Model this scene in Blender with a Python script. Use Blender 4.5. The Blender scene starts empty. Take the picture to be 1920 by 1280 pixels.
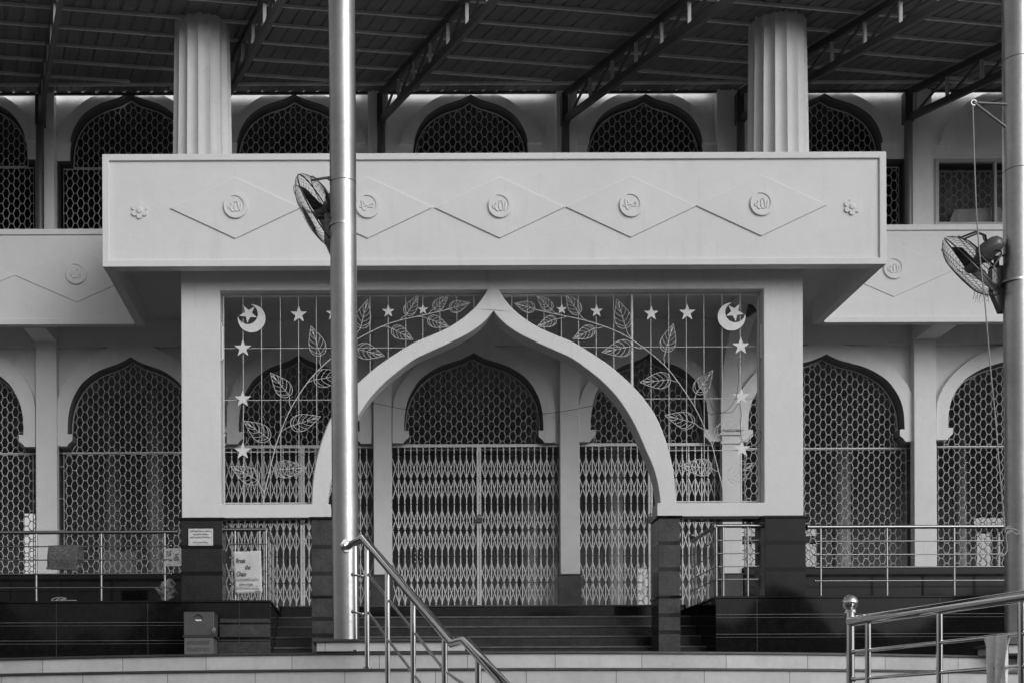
import bpy, math, random
from math import sin, cos, pi, radians, sqrt
from mathutils import Vector, Matrix
from mathutils.geometry import tessellate_polygon
random.seed(7)
C = bpy.context.scene.collection
SC = bpy.context.scene

# ------------------------------------------------------------------ camera
F = 2300.0            # focal length in photo pixels (1920 wide)
VX, VY = 693.0, 1390.0  # vanishing point of the depth direction in the photo
EZ = 1.6              # eye height
ROLL = 0.0035
cam_d = bpy.data.cameras.new('camera')
cam = bpy.data.objects.new('camera', cam_d); C.objects.link(cam)
cam_d.sensor_fit = 'HORIZONTAL'; cam_d.sensor_width = 36.0
cam_d.lens = 36.0 * F / 1920.0
dxc, dyc = 960 - VX, VY - 640
# image centre offset expressed in the rolled camera frame
cam_d.shift_x = dxc / 1920.0
cam_d.shift_y = dyc / 1920.0
cam.location = (0, 0, EZ)
cam.rotation_euler = (radians(90), 0, 0)
cam.matrix_world = Matrix.Translation((0, 0, EZ)) @ Matrix.Rotation(radians(90), 4, 'X') @ Matrix.Rotation(-ROLL, 4, 'Z')
cam_d.clip_start = 0.1; cam_d.clip_end = 500
SC.camera = cam

# ------------------------------------------------------------------ light
SUN_EL, SUN_AZ = radians(26), radians(142)   # azimuth: direction the light comes from, 180 = behind the camera
world = bpy.data.worlds.new('World'); SC.world = world; world.use_nodes = True
nt = world.node_tree; nt.nodes.clear()
sky = nt.nodes.new('ShaderNodeTexSky'); sky.sky_type = 'NISHITA'; sky.sun_disc = False
sky.sun_elevation = SUN_EL; sky.sun_rotation = SUN_AZ
sky.dust_density = 4.0; sky.air_density = 1.5; sky.ozone_density = 1.0
bw = nt.nodes.new('ShaderNodeRGBToBW'); bg = nt.nodes.new('ShaderNodeBackground')
bg.inputs['Strength'].default_value = 0.13
wo = nt.nodes.new('ShaderNodeOutputWorld')
nt.links.new(sky.outputs[0], bw.inputs[0]); nt.links.new(bw.outputs[0], bg.inputs[0]); nt.links.new(bg.outputs[0], wo.inputs[0])
sl = bpy.data.lights.new('sun', 'SUN'); sl.energy = 0.42; sl.angle = radians(36); sl.color = (1, 1, 1)
sun = bpy.data.objects.new('sun', sl); C.objects.link(sun)
sd = Vector((sin(SUN_AZ) * cos(SUN_EL), cos(SUN_AZ) * cos(SUN_EL), sin(SUN_EL)))
sun.rotation_euler = sd.to_track_quat('Z', 'Y').to_euler()
sun.location = (0, 0, 30)
SC.view_settings.view_transform = 'Standard'; SC.view_settings.look = 'None'
SC.view_settings.exposure = 0.02; SC.view_settings.gamma = 1.0
SC.cycles.max_bounces = 8; SC.cycles.diffuse_bounces = 5; SC.cycles.glossy_bounces = 5
SC.cycles.use_denoising = True

# ------------------------------------------------------------------ photo pixel -> world point at depth D
cr, sr = cos(ROLL), sin(ROLL)
def P(px, py, D):
    dx, dy = px - VX, VY - py
    x = dx * cr + dy * sr
    y = -dx * sr + dy * cr
    return Vector((x * D / F, D, EZ + y * D / F))
def X(px, D, py=700): return P(px, py, D).x
def Z(py, D, px=900): return P(px, py, D).z

# ------------------------------------------------------------------ materials
def mat(name, base=0.5, rough=0.6, metal=0.0, var=0.0, vscale=3.0, bump=0.0, bscale=40.0, spec=0.5,
        speck=None, streak=0.0, rvar=0.0, stretch=None, alpha=None, dirt=0.0):
    m = bpy.data.materials.new(name); m.use_nodes = True
    n = m.node_tree.nodes; l = m.node_tree.links
    b = n['Principled BSDF']
    b.inputs['Base Color'].default_value = (base, base, base, 1)
    b.inputs['Roughness'].default_value = rough
    b.inputs['Metallic'].default_value = metal
    b.inputs['Specular IOR Level'].default_value = spec
    if alpha is not None: b.inputs['Alpha'].default_value = alpha
    tc = n.new('ShaderNodeTexCoord')
    geo = n.new('ShaderNodeNewGeometry')
    co = geo.outputs['Position']
    if stretch:
        mp = n.new('ShaderNodeMapping'); mp.inputs['Scale'].default_value = stretch
        l.new(co, mp.inputs['Vector']); cs = mp.outputs[0]
    else:
        cs = co
    val = None
    def mathn(op, a, bb):
        q = n.new('ShaderNodeMath'); q.operation = op
        for i, v in enumerate((a, bb)):
            if isinstance(v, (int, float)): q.inputs[i].default_value = v
            else: l.new(v, q.inputs[i])
        return q.outputs[0]
    def maprange(src, f0, f1, t0, t1):
        q = n.new('ShaderNodeMapRange'); l.new(src, q.inputs[0])
        q.inputs[1].default_value = f0; q.inputs[2].default_value = f1
        q.inputs[3].default_value = t0; q.inputs[4].default_value = t1
        return q.outputs[0]
    def noise(scale, detail=6, vec=None, rough_=0.6):
        q = n.new('ShaderNodeTexNoise'); q.inputs['Scale'].default_value = scale
        q.inputs['Detail'].default_value = detail; q.inputs['Roughness'].default_value = rough_
        l.new(vec if vec is not None else co, q.inputs['Vector'])
        return q.outputs['Fac']
    mul = None
    if var:
        a = maprange(noise(vscale, 8, cs), 0.3, 0.7, 1 - var, 1 + var)
        c2 = maprange(noise(vscale * 7.3, 5, cs), 0.3, 0.7, 1 - var * .5, 1 + var * .5)
        mul = mathn('MULTIPLY', a, c2)
    if streak:
        mp2 = n.new('ShaderNodeMapping'); mp2.inputs['Scale'].default_value = (5.0, 5.0, .5)
        l.new(co, mp2.inputs['Vector'])
        s1 = noise(1.6, 8, mp2.outputs[0], .7)
        s2 = maprange(s1, 0.56, 0.78, 1.0, 1 - streak)
        mul = s2 if mul is None else mathn('MULTIPLY', mul, s2)
    if dirt:
        s1 = noise(2.3, 10, co, .75)
        s2 = maprange(s1, 0.60, 0.74, 1.0, 1 - dirt)
        mul = s2 if mul is None else mathn('MULTIPLY', mul, s2)
    if mul is not None:
        val = mathn('MULTIPLY', mul, base)
    if speck:
        dens, size, bright = speck
        v = n.new('ShaderNodeTexVoronoi'); v.inputs['Scale'].default_value = size
        l.new(co, v.inputs['Vector'])
        rn = n.new('ShaderNodeSeparateColor'); l.new(v.outputs['Color'], rn.inputs[0])
        pick = maprange(rn.outputs[0], 1 - dens, 1.0, 0.0, 1.0)
        near = maprange(v.outputs['Distance'], 0.0, 0.45, 1.0, 0.0)
        k = mathn('MULTIPLY', pick, near)
        k = mathn('MULTIPLY', k, bright)
        val = mathn('ADD', k, val if val is not None else base)
    if val is not None:
        cc = n.new('ShaderNodeCombineColor')
        for i in range(3): l.new(val, cc.inputs[i])
        l.new(cc.outputs[0], b.inputs['Base Color'])
    if rvar:
        l.new(maprange(noise(2.2, 6, cs), 0.3, 0.7, max(0.02, rough - rvar), rough + rvar), b.inputs['Roughness'])
    if bump:
        bp = n.new('ShaderNodeBump'); bp.inputs['Strength'].default_value = bump
        bp.inputs['Distance'].default_value = 0.02
        h = mathn('ADD', noise(bscale, 4, cs), mathn('MULTIPLY', noise(bscale * .12, 4, cs), 2.5))
        l.new(h, bp.inputs['Height'])
        l.new(bp.outputs[0], b.inputs['Normal'])
    return m

M = {}
M['plaster'] = mat('white_plaster', .68, .75, var=.045, vscale=1.1, bump=.10, bscale=30, streak=.13, spec=.25, dirt=.09)
M['plaster_balcony'] = mat('white_balcony_plaster', .68, .7, var=.035, vscale=.9, bump=.10, bscale=24, streak=.10, spec=.25)
M['plaster_up_bright'] = mat('brightened_upper_wall', .86, .8, var=.05, vscale=1.2, bump=.14, bscale=30, streak=.16, spec=.2, dirt=.14)  # same paint as the lower wall, lightened to make up for missing light
M['plaster_back'] = mat('painted_wall', .67, .8, var=.05, vscale=1.2, bump=.14, bscale=30, streak=.16, spec=.2, dirt=.12)
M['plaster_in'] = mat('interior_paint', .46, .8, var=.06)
M['granite_nose'] = mat('lighter_nosing_granite', .085, .3, var=.35, vscale=7, spec=.4)  # lighter grey than the step risers
M['granite_step'] = mat('step_riser_granite', .022, .2, var=.4, vscale=5, speck=(.4, 55, .09), spec=.3)
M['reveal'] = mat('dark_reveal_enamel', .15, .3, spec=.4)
M['gallery'] = mat('gallery_paint_darkened', .16, .8, var=.1)  # interior paint darkened; the shade inside the upper openings is in the colour
M['column'] = mat('column_plaster', .62, .7, var=.05, vscale=2.0, bump=.2, bscale=40, streak=.12, dirt=.16)
M['granite'] = mat('black_granite', .007, .05, var=.4, vscale=9, speck=(.35, 60, .03), spec=.16, rvar=.02)
M['granite_pier2'] = mat('dark_pier_granite', .014, .12, var=.35, vscale=6, speck=(.4, 60, .05), spec=.25, rvar=.05)
M['granite_pier'] = mat('grey_granite', .045, .2, var=.35, vscale=6, speck=(.4, 60, .10), spec=.3, rvar=.08)
M['granite_band'] = mat('granite_groove_band', .006, .06, spec=.12)
M['stone'] = mat('pale_step_stone', .42, .55, var=.10, vscale=2.2, bump=.1, bscale=30, streak=.12, dirt=.22, spec=.3)
M['steel'] = mat('polished_steel', .66, .07, 1.0, var=.05, vscale=12, rvar=.04)
M['dull'] = mat('dull_railing_steel', .30, .28, 1.0, var=.08, vscale=10)
M['pole'] = mat('brushed_pole_steel', .42, .34, 1.0, var=.12, vscale=3.0, rvar=.08, dirt=.30, bump=.06, bscale=14)
M['grille'] = mat('painted_grille_metal', .50, .5, .0, var=.06, spec=.5)
M['gate'] = mat('aluminium_gate_paint', .60, .42, .2, var=.12, vscale=5)
M['screen'] = mat('silver_screen_paint', .56, .5, .0, var=.06)
M['star'] = mat('silver_star_sheet', .66, .5, .0, var=.08, vscale=12)
M['truss'] = mat('dark_truss_paint', .06, .5, var=.15)
M['purlin'] = mat('purlin_paint', .60, .45, .0, var=.15)
M['strut'] = mat('truss_strut_paint', .40, .45, .0, var=.1)
M['roof'] = mat('corrugated_sheet', .14, .45, .0, var=.12, vscale=1.2)
M['pipe'] = mat('post_pipe_paint', .10, .35, .1, var=.1)
M['pipe_light'] = mat('grey_post_pipe_paint', .16, .35, .1, var=.1)
M['dark'] = mat('fan_dark_paint', .035, .3, var=.1)
M['fan'] = mat('fan_grey_enamel', .09, .22, var=.05)
M['black'] = mat('black_rubber', .012, .5)
M['sign'] = mat('sign_board', .62, .5, var=.03)
M['poster'] = mat('paper_poster', .56, .7, var=.06, vscale=8, bump=.25, bscale=14)
M['ink'] = mat('ink', .05, .7)
M['ink_light'] = mat('faint_ink', .20, .7)
M['box'] = mat('donation_box_paint', .085, .38, .3, var=.14, vscale=8)
M['box_low'] = mat('donation_pedestal_paint', .12, .5, .1, var=.12, vscale=8)
M['boxdark'] = mat('box_letter_paint', .035, .5)
M['rope'] = mat('rope_fibre', .34, .9, var=.1, vscale=40)
M['wire'] = mat('black_wire', .03, .6)
M['towel'] = mat('white_towel', .88, .95, var=.08, vscale=30, bump=.4, bscale=120)
M['plastic'] = mat('crumpled_plastic', .20, .35, var=.2, vscale=14, bump=.5, bscale=20)
M['tube'] = mat('unlit_tube_lamp', .62, .35)
M['added_slope'] = mat('added_slope_dark', .03, .95, var=.5, vscale=.25)  # for the unseen slope added behind the camera
M['concrete'] = mat('forecourt_concrete', .13, .8, var=.12, vscale=.7)
M['glass'] = mat('window_glass', .02, .04, spec=.8, alpha=.22)
M['curtain'] = mat('pale_curtain', .30, .9, var=.2, vscale=6)
M['board'] = mat('pale_board', .6, .35, var=.25, vscale=3.0, stretch=(6, 1, .6))
M['cabinet'] = mat('cabinet_paint', .25, .5)
M['pale_enamel'] = mat('switchboard_enamel', .7, .4)  # plain whitish enamel

def rug_material():
    m = bpy.data.materials.new('patterned_rug'); m.use_nodes = True
    n = m.node_tree.nodes; l = m.node_tree.links; b = n['Principled BSDF']; b.inputs['Roughness'].default_value = .95
    g = n.new('ShaderNodeNewGeometry')
    v = n.new('ShaderNodeTexVoronoi'); v.inputs['Scale'].default_value = 60; l.new(g.outputs['Position'], v.inputs['Vector'])
    w = n.new('ShaderNodeTexNoise'); w.inputs['Scale'].default_value = 45; w.inputs['Detail'].default_value = 3
    l.new(g.outputs['Position'], w.inputs['Vector'])
    mx = n.new('ShaderNodeMath'); mx.operation = 'MULTIPLY'; l.new(v.outputs['Distance'], mx.inputs[0]); l.new(w.outputs['Fac'], mx.inputs[1])
    r = n.new('ShaderNodeMapRange'); l.new(mx.outputs[0], r.inputs[0]); r.inputs[1].default_value = 0; r.inputs[2].default_value = .5
    r.inputs[3].default_value = .025; r.inputs[4].default_value = .15
    cc = n.new('ShaderNodeCombineColor')
    for i in range(3): l.new(r.outputs[0], cc.inputs[i])
    l.new(cc.outputs[0], b.inputs['Base Color'])
    return m
M['rug'] = rug_material()

# ------------------------------------------------------------------ mesh builder
class MB:
    def __init__(s): s.v = []; s.f = []; s.hole = []
    def box(s, x0, x1, y0, y1, z0, z1):
        if x0 > x1: x0, x1 = x1, x0
        if y0 > y1: y0, y1 = y1, y0
        if z0 > z1: z0, z1 = z1, z0
        k = len(s.v)
        s.v += [(x0,y0,z0),(x1,y0,z0),(x1,y1,z0),(x0,y1,z0),(x0,y0,z1),(x1,y0,z1),(x1,y1,z1),(x0,y1,z1)]
        s.f += [(k,k+3,k+2,k+1),(k+4,k+5,k+6,k+7),(k,k+1,k+5,k+4),(k+1,k+2,k+6,k+5),(k+2,k+3,k+7,k+6),(k+3,k,k+4,k+7)]
        return s
    def bar(s, p, q, w, h, up=(0,0,1), cap=True):
        p, q = Vector(p), Vector(q); d = (q - p)
        if d.length < 1e-6: return s
        d.normalize(); u = Vector(up); side = d.cross(u)
        if side.length < 1e-4: side = d.cross(Vector((0,1,0)))
        side.normalize(); u = side.cross(d).normalized()
        k = len(s.v)
        for c in (p, q):
            for a, b in ((-1,-1),(1,-1),(1,1),(-1,1)):
                s.v.append(tuple(c + side * (a * w / 2) + u * (b * h / 2)))
        s.f += [(k,k+1,k+5,k+4),(k+1,k+2,k+6,k+5),(k+2,k+3,k+7,k+6),(k+3,k,k+4,k+7)]
        if cap: s.f += [(k+3,k+2,k+1,k),(k+4,k+5,k+6,k+7)]
        return s
    def rod(s, p, q, r, n=4):
        return s.tube([p, q], r, n, cap=False)
    def tube(s, pts, r, n=10, cap=True, closed=False):
        pts = [Vector(p) for p in pts]; m = len(pts)
        rr = r if isinstance(r, (list, tuple)) else [r] * m
        k0 = len(s.v); prev = None
        for i, p in enumerate(pts):
            a = pts[(i - 1) % m] if (closed or i > 0) else p
            b = pts[(i + 1) % m] if (closed or i < m - 1) else p
            d = (b - a); d = d.normalized() if d.length > 1e-9 else Vector((0,0,1))
            if prev is None:
                ref = Vector((0,0,1)) if abs(d.z) < .9 else Vector((0,1,0))
                u = d.cross(ref).normalized()
            else:
                u = prev - d * prev.dot(d)
                u = u.normalized() if u.length > 1e-6 else d.orthogonal().normalized()
            prev = u; w = d.cross(u)
            for j in range(n):
                t = 2 * pi * j / n
                s.v.append(tuple(p + (u * cos(t) + w * sin(t)) * rr[i]))
        segs = m if closed else m - 1
        for i in range(segs):
            a = k0 + i * n; b = k0 + ((i + 1) % m) * n
            for j in range(n):
                s.f.append((a + j, a + (j + 1) % n, b + (j + 1) % n, b + j))
        if cap and not closed:
            s.f.append(tuple(k0 + j for j in range(n))[::-1])
            s.f.append(tuple(k0 + (m - 1) * n + j for j in range(n)))
        return s
    def lathe(s, prof, n=24, mtx=None):
        # prof: list of (r, z) about local z
        k0 = len(s.v)
        for r, z in prof:
            for j in range(n):
                t = 2 * pi * j / n; v = Vector((r * cos(t), r * sin(t), z))
                s.v.append(tuple(mtx @ v if mtx else v))
        for i in range(len(prof) - 1):
            a = k0 + i * n; b = a + n
            for j in range(n): s.f.append((a + j, a + (j + 1) % n, b + (j + 1) % n, b + j))
        s.f.append(tuple(k0 + j for j in range(n))[::-1])
        s.f.append(tuple(k0 + (len(prof) - 1) * n + j for j in range(n)))
        return s
    def sphere(s, c, r, n=14):
        c = Vector(c)
        prof = [(max(1e-4, r * sin(pi * i / 9)), -r * cos(pi * i / 9)) for i in range(10)]
        return s.lathe(prof, n, Matrix.Translation(c))
    def plate(s, loops, y0, y1):
        """flat shape in X-Z (outer loop first, then holes), thickness from y0 (front) to y1"""
        loops = [[(a, b) for a, b in lp] for lp in loops]
        tri = tessellate_polygon([[Vector((a, b, 0)) for a, b in lp] for lp in loops])
        flat = [p for lp in loops for p in lp]
        k = len(s.v); n = len(flat)
        s.v += [(a, y0, b) for a, b in flat] + [(a, y1, b) for a, b in flat]
        for t in tri:
            a, b, c = [flat[i] for i in t]
            area = (b[0]-a[0])*(c[1]-a[1]) - (b[1]-a[1])*(c[0]-a[0])
            if abs(area) < 1e-12: continue
            t = tuple(t) if area > 0 else tuple(t)[::-1]   # ccw in xz seen from -Y
            s.f.append(tuple(k + i for i in t))
            s.f.append(tuple(k + n + i for i in t[::-1]))
        o = 0
        for q, lp in enumerate(loops):
            m = len(lp)
            ar = sum(lp[i][0]*lp[(i+1)%m][1] - lp[(i+1)%m][0]*lp[i][1] for i in range(m))
            fwd = (ar > 0) == (q == 0)
            for i in range(m):
                a = k + o + i; b = k + o + (i + 1) % m
                if q: s.hole.append(len(s.f))
                s.f.append((b, a, a + n, b + n) if fwd else (a, b, b + n, a + n))
            o += m
        return s
    def build(s, name, m, parent=None, smooth=None, bevel=0, m2=None, split=0):
        me = bpy.data.meshes.new(name); me.from_pydata(s.v, [], s.f); me.update()
        me.materials.append(m)
        if m2:
            me.materials.append(m2)
            if s.hole:
                for i in s.hole: me.polygons[i].material_index = 1
            else:
                for p in me.polygons[split:]: p.material_index = 1
        if smooth is not None:
            me.polygons.foreach_set('use_smooth', [True] * len(me.polygons))
            me.set_sharp_from_angle(angle=radians(smooth))
        o = bpy.data.objects.new(name, me); C.objects.link(o)
        if parent is not None: attach(o, parent)
        if bevel:
            b = o.modifiers.new('bevel', 'BEVEL'); b.width = bevel; b.segments = 2; b.limit_method = 'ANGLE'; b.angle_limit = radians(40)
        return o

def attach(o, parent):
    o.parent = parent
    o.matrix_parent_inverse = Matrix.Translation(-parent.location)   # mesh parents sit at the origin, empties at their base
def tag(o, label=None, cat=None, group=None, kind=None):
    if label: o['label'] = label
    if cat: o['category'] = cat
    if group: o['group'] = group
    if kind: o['kind'] = kind
    return o
def thing(name, label, cat, loc=(0,0,0), group=None):
    o = bpy.data.objects.new(name, None); C.objects.link(o); o.location = loc
    o.empty_display_size = .2
    return tag(o, label, cat, group)
def rectp(x0, x1, z0, z1): return [(x0,z0),(x1,z0),(x1,z1),(x0,z1)]
def catmull(pts, n=6):
    out = []; m = len(pts)
    for i in range(m - 1):
        p0 = pts[max(i-1,0)]; p1 = pts[i]; p2 = pts[i+1]; p3 = pts[min(i+2,m-1)]
        for k in range(n):
            t = k / n
            out.append(tuple(.5*((2*b)+(-a+c)*t+(2*a-5*b+4*c-d)*t*t+(-a+3*b-3*c+d)*t**3) for a,b,c,d in zip(p0,p1,p2,p3)))
    out.append(tuple(pts[-1])); return out
def inside(poly, x, z):
    c = False; n = len(poly); j = n - 1
    for i in range(n):
        xi, zi = poly[i]; xj, zj = poly[j]
        if (zi > z) != (zj > z) and x < (xj - xi) * (z - zi) / (zj - zi) + xi: c = not c
        j = i
    return c
def text(body, size, loc, m, parent, name='lettering', align='CENTER', rot=0, shear=0, ext=.0006, sx=1.0, off=0.0):
    cu = bpy.data.curves.new(name, 'FONT'); cu.body = body; cu.size = size; cu.extrude = ext; cu.align_x = align; cu.shear = shear; cu.offset = off
    cu.resolution_u = 3
    ob = bpy.data.objects.new('tmp', cu); C.objects.link(ob)
    dg = bpy.context.evaluated_depsgraph_get()
    me = bpy.data.meshes.new_from_object(ob.evaluated_get(dg), depsgraph=dg)
    bpy.data.objects.remove(ob)
    me.transform(Matrix.Translation(Vector(loc)) @ Matrix.Rotation(rot, 4, 'Y') @ Matrix.Rotation(radians(90), 4, 'X') @ Matrix.Diagonal((sx,1,1,1)))
    me.materials.clear(); me.materials.append(m)
    o = bpy.data.objects.new(name, me); C.objects.link(o)
    if parent is not None: attach(o, parent)
    return o

# depth planes
DB, DWING, DPORT, DPIL, DBACK = 16.0, 18.2, 16.45, 19.0, 19.15
DPL = 16.35              # plinth fronts
S0 = F
FLOOR = EZ + 1.963
POD = EZ + 0.716

# ================================================================== SETTING
g = MB(); n_ = 40
g.v = [(-150,-60,0),(150,-60,0),(150,240,0),(-150,240,0)]; g.f = [(0,1,2,3)]
tag(g.build('ground', M['concrete']), kind='structure')

# unseen slope, added to darken granite and steel reflections and block low sky
h = MB(); nx, ny = 60, 10
for j in range(ny + 1):
    for i in range(nx + 1):
        a = radians(-35 - 110*i/nx) ; r = 26 + 34*j/ny
        hh = (j/ny)**.8 * 12 * (.85 + .15*sin(i*.9) + .08*sin(i*2.3 + j)) + random.uniform(-.5, .5)*(j > 0)
        h.v.append((r*cos(a)*1.1, r*sin(a), max(hh, -.2) if j else -.3))
for j in range(ny):
    for i in range(nx):
        k = j*(nx+1)+i; h.f.append((k, k+1, k+nx+2, k+nx+1))
tag(h.build('added_dark_slope', M['added_slope'], smooth=60), kind='structure')

# forecourt steps: concentric arcs, pale risers, dark granite treads
RC, XC, YC = 14.0, 0.85, 9.75 + 14.0
def arc(r, ang0=-62, ang1=62, n=72):
    return [(XC + r * sin(radians(a)), YC - r * cos(radians(a))) for a in [ang0 + (ang1-ang0) * i / n for i in range(n + 1)]]
def curved_step(name, r_in, r_out, z0, z1, lip):
    a = MB()
    o = arc(r_out); i = arc(r_in); m = len(o)
    k = 0
    a.v = [(x,y,z0) for x,y in o] + [(x,y,z1) for x,y in o] + [(x,y,z1) for x,y in i] + [(x,y,z0) for x,y in i]
    for j in range(m-1):
        a.f += [(j, j+1, m+j+1, m+j), (m+j, m+j+1, 2*m+j+1, 2*m+j)]
    s1 = a.build(name, M['stone_riser'])
    b = MB(); o = arc(r_out + .02); i = arc(r_in - .02 if r_in > 1 else .5)
    b.v = [(x,y,z1+.003) for x,y in o] + [(x,y,z1+.003+lip) for x,y in o] + [(x,y,z1+.003+lip) for x,y in i] + [(x,y,z1+.003) for x,y in i]
    for j in range(m-1):
        b.f += [(j, j+1, m+j+1, m+j), (m+j, m+j+1, 2*m+j+1, 2*m+j), (3*m+j, 3*m+j+1, j+1, j)]
    s2 = b.build(name + '_tread', M['granite_tread'])
    tag(s1, kind='structure'); tag(s2, kind='structure')
def stone_riser():
    m = mat('pale_step_stone_slabs', .52, .5, var=.12, vscale=2.2, bump=.08, bscale=30, streak=.10, dirt=.25, spec=.3)
    n = m.node_tree.nodes; l = m.node_tree.links; b = n['Principled BSDF']
    src = b.inputs['Base Color'].links[0].from_socket
    g = n.new('ShaderNodeNewGeometry'); s = n.new('ShaderNodeSeparateXYZ'); l.new(g.outputs['Position'], s.inputs[0])
    def mth(op, a, bb=None):
        q = n.new('ShaderNodeMath'); q.operation = op
        for i, v in enumerate((a, bb)):
            if v is None: continue
            if isinstance(v, (int, float)): q.inputs[i].default_value = v
            else: l.new(v, q.inputs[i])
        return q.outputs[0]
    # slab joints every 0.7 m, shifted from course to course
    row = mth('FLOOR', mth('DIVIDE', mth('SUBTRACT', s.outputs['Z'], POD), .15))
    xx = mth('ADD', s.outputs['X'], mth('MULTIPLY', row, .43))
    fr = mth('FRACT', mth('DIVIDE', xx, .70))
    jt = mth('LESS_THAN', mth('ABSOLUTE', mth('SUBTRACT', fr, .5)), .0045)
    cell = mth('FLOOR', mth('DIVIDE', mth('ADD', xx, .35), .70))
    wn = n.new('ShaderNodeTexWhiteNoise'); wn.noise_dimensions = '2D'
    cb = n.new('ShaderNodeCombineXYZ'); l.new(cell, cb.inputs[0]); l.new(row, cb.inputs[1]); l.new(cb.outputs[0], wn.inputs[0])
    tone = mth('ADD', mth('MULTIPLY', wn.outputs['Value'], .18), .91)
    k = mth('MULTIPLY', tone, mth('SUBTRACT', 1.0, mth('MULTIPLY', jt, .6)))
    mx = n.new('ShaderNodeVectorMath'); mx.operation = 'SCALE'; l.new(src, mx.inputs[0]); l.new(k, mx.inputs['Scale'])
    l.new(mx.outputs[0], b.inputs['Base Color'])
    return m
M['stone_riser'] = stone_riser()
M['granite_tread'] = mat('dark_tread_granite', .05, .35, var=.3, vscale=5, bump=.1)
LANDZ = POD - .90
lv = 6
for k in range(lv):
    rin = .4 if k == 0 else RC + .3 * (k - 1)
    curved_step('forecourt_steps', rin, RC + .3 * k, POD - .15 * (k + 1), POD - .15 * k - .02, .017)
curved_step('forecourt_steps', RC + 1.5, RC + 2.7, LANDZ - .16, LANDZ - .02, .017)
zz = LANDZ - .16; r = RC + 2.7; i = 0
while zz > .02:
    z1 = max(0, zz - .15)
    curved_step('forecourt_steps', r, r + .3, z1 - .02, zz - .02, .017)
    zz = z1 if z1 > 0 else 0; r += .3

# ================================================================== MOSQUE BUILDING
B = thing('mosque_building', 'white two-storey mosque with an ogee arched portal, hexagon grilles and a projecting balcony',
          'building', (1.6, 18, EZ + .7))

# ---- bay geometry in photo pixels (converted at the wall plane)
ARCH_U = [(0,0),(.16,.075),(.33,.125),(.5,.178),(.68,.274),(.81,.384),(.93,.57),(.987,.77),(1,1)]
def opening(cx, a, apex, foot, xl, xr, ybot, D, nub=True, inset=0.0):
    """returns closed polygon (X,Z) of arch + lower rectangle"""
    c = P(cx, apex, D); s = D / F
    H = (foot - apex - (22.5 if nub else 0)) * s
    A = a * s; zf = c.z - (foot - apex) * s
    right = [(c.x + u * (A - inset), c.z - inset * 1.3 - v * (H - inset * 1.3)) for u, v in catmull(ARCH_U, 5)]
    if nub:
        e = inset
        right += [(c.x + A - 9*s - e, c.z - H), (c.x + A - 9*s - e, zf + 11*s), (c.x + A - 6*s - e, zf + 8.5*s), (c.x + A - 2*s - e, zf + 5*s), (c.x + A + 1.5*s - e, zf)]
    left = [(2 * c.x - x, z) for x, z in right][::-1]
    x0 = P(xl, foot, D).x; x1 = P(xr, foot, D).x; zb = P(cx, ybot, D).z
    low_r = [(x1, zf), (x1, zb)]; low_l = [(x0, zb), (x0, zf)]
    return dict(poly=right + low_r + low_l + left[:-1], right=right, left=left, cx=c.x, zf=zf, zb=zb, x0=x0, x1=x1, A=A, apex=c.z, H=H)

LOW = [ # cx, a, apex, foot, xl, xr, bottom, kind
    (-375, 130, 676, 842, -540, -215, 1082, 'grille'),
    (-68, 115, 674, 840, -175, 67, 1081, 'grille'),
    (247, 118, 672, 838, 107, 385, 1075, 'grille'),
    (561, 113, 668, 834, 421, 700, 1152, 'gate'),
    (887, 130, 664.5, 832, 735, 1050, 1151, 'gate'),
    (1215, 110, 666, 830, 1087, 1354, 1149, 'gate'),
    (1545, 146, 667, 830, 1391, 1714, 1064, 'grille'),
    (1912, 140, 667, 826, 1756, 2060, 1063, 'grille'),
    (2240, 140, 667, 826, 2100, 2400, 1063, 'grille')]
UPP = [
    (-375, 112, 176, 300, -520, -215, 440, 'grille'),
    (-64, 116, 177, 300, -175, 67, 440, 'grille'),
    (243, 112, 178, 302, 107, 378, 440, 'grille'),
    (552, 109, 181, 301, 415, 690, 440, 'grille'),
    (882, 108, 182, 301, 728, 1043, 440, 'grille'),
    (1209, 108, 181, 300, 1082, 1344, 440, 'grille'),
    (1543, 110, 180, 299, 1395, 1700, 440, 'grille'),
    (1888, 104, 181, 297, 1750, 2030, 424, 'window'),
    (2240, 110, 181, 297, 2090, 2400, 440, 'grille')]
DU = 19.25
WX0, WX1 = -9.6, 14.6
# lower wall
holes = []; lows = []
for t in LOW:
    o = opening(*t[:7], DBACK)
    lows.append(o); holes.append(o['poly'])
ZCEIL = EZ + 6.556; ZSOF = EZ + 6.19
wall_top = EZ + 6.9
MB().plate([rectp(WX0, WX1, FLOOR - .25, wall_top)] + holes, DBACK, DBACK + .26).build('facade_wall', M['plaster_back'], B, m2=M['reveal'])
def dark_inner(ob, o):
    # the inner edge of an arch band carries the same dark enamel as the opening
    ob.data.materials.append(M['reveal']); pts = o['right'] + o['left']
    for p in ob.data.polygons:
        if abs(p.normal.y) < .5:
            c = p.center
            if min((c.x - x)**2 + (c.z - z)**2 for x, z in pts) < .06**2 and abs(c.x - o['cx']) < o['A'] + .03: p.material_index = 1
# frieze above spandrels, proud of the wall
zf_ = Z(649, 19.1)
fr = MB()
fr.box(WX0, WX1, DBACK - .085, DBACK - .002, zf_, wall_top)
fr.build('frieze', M['plaster_back'], B, bevel=.004)
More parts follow.
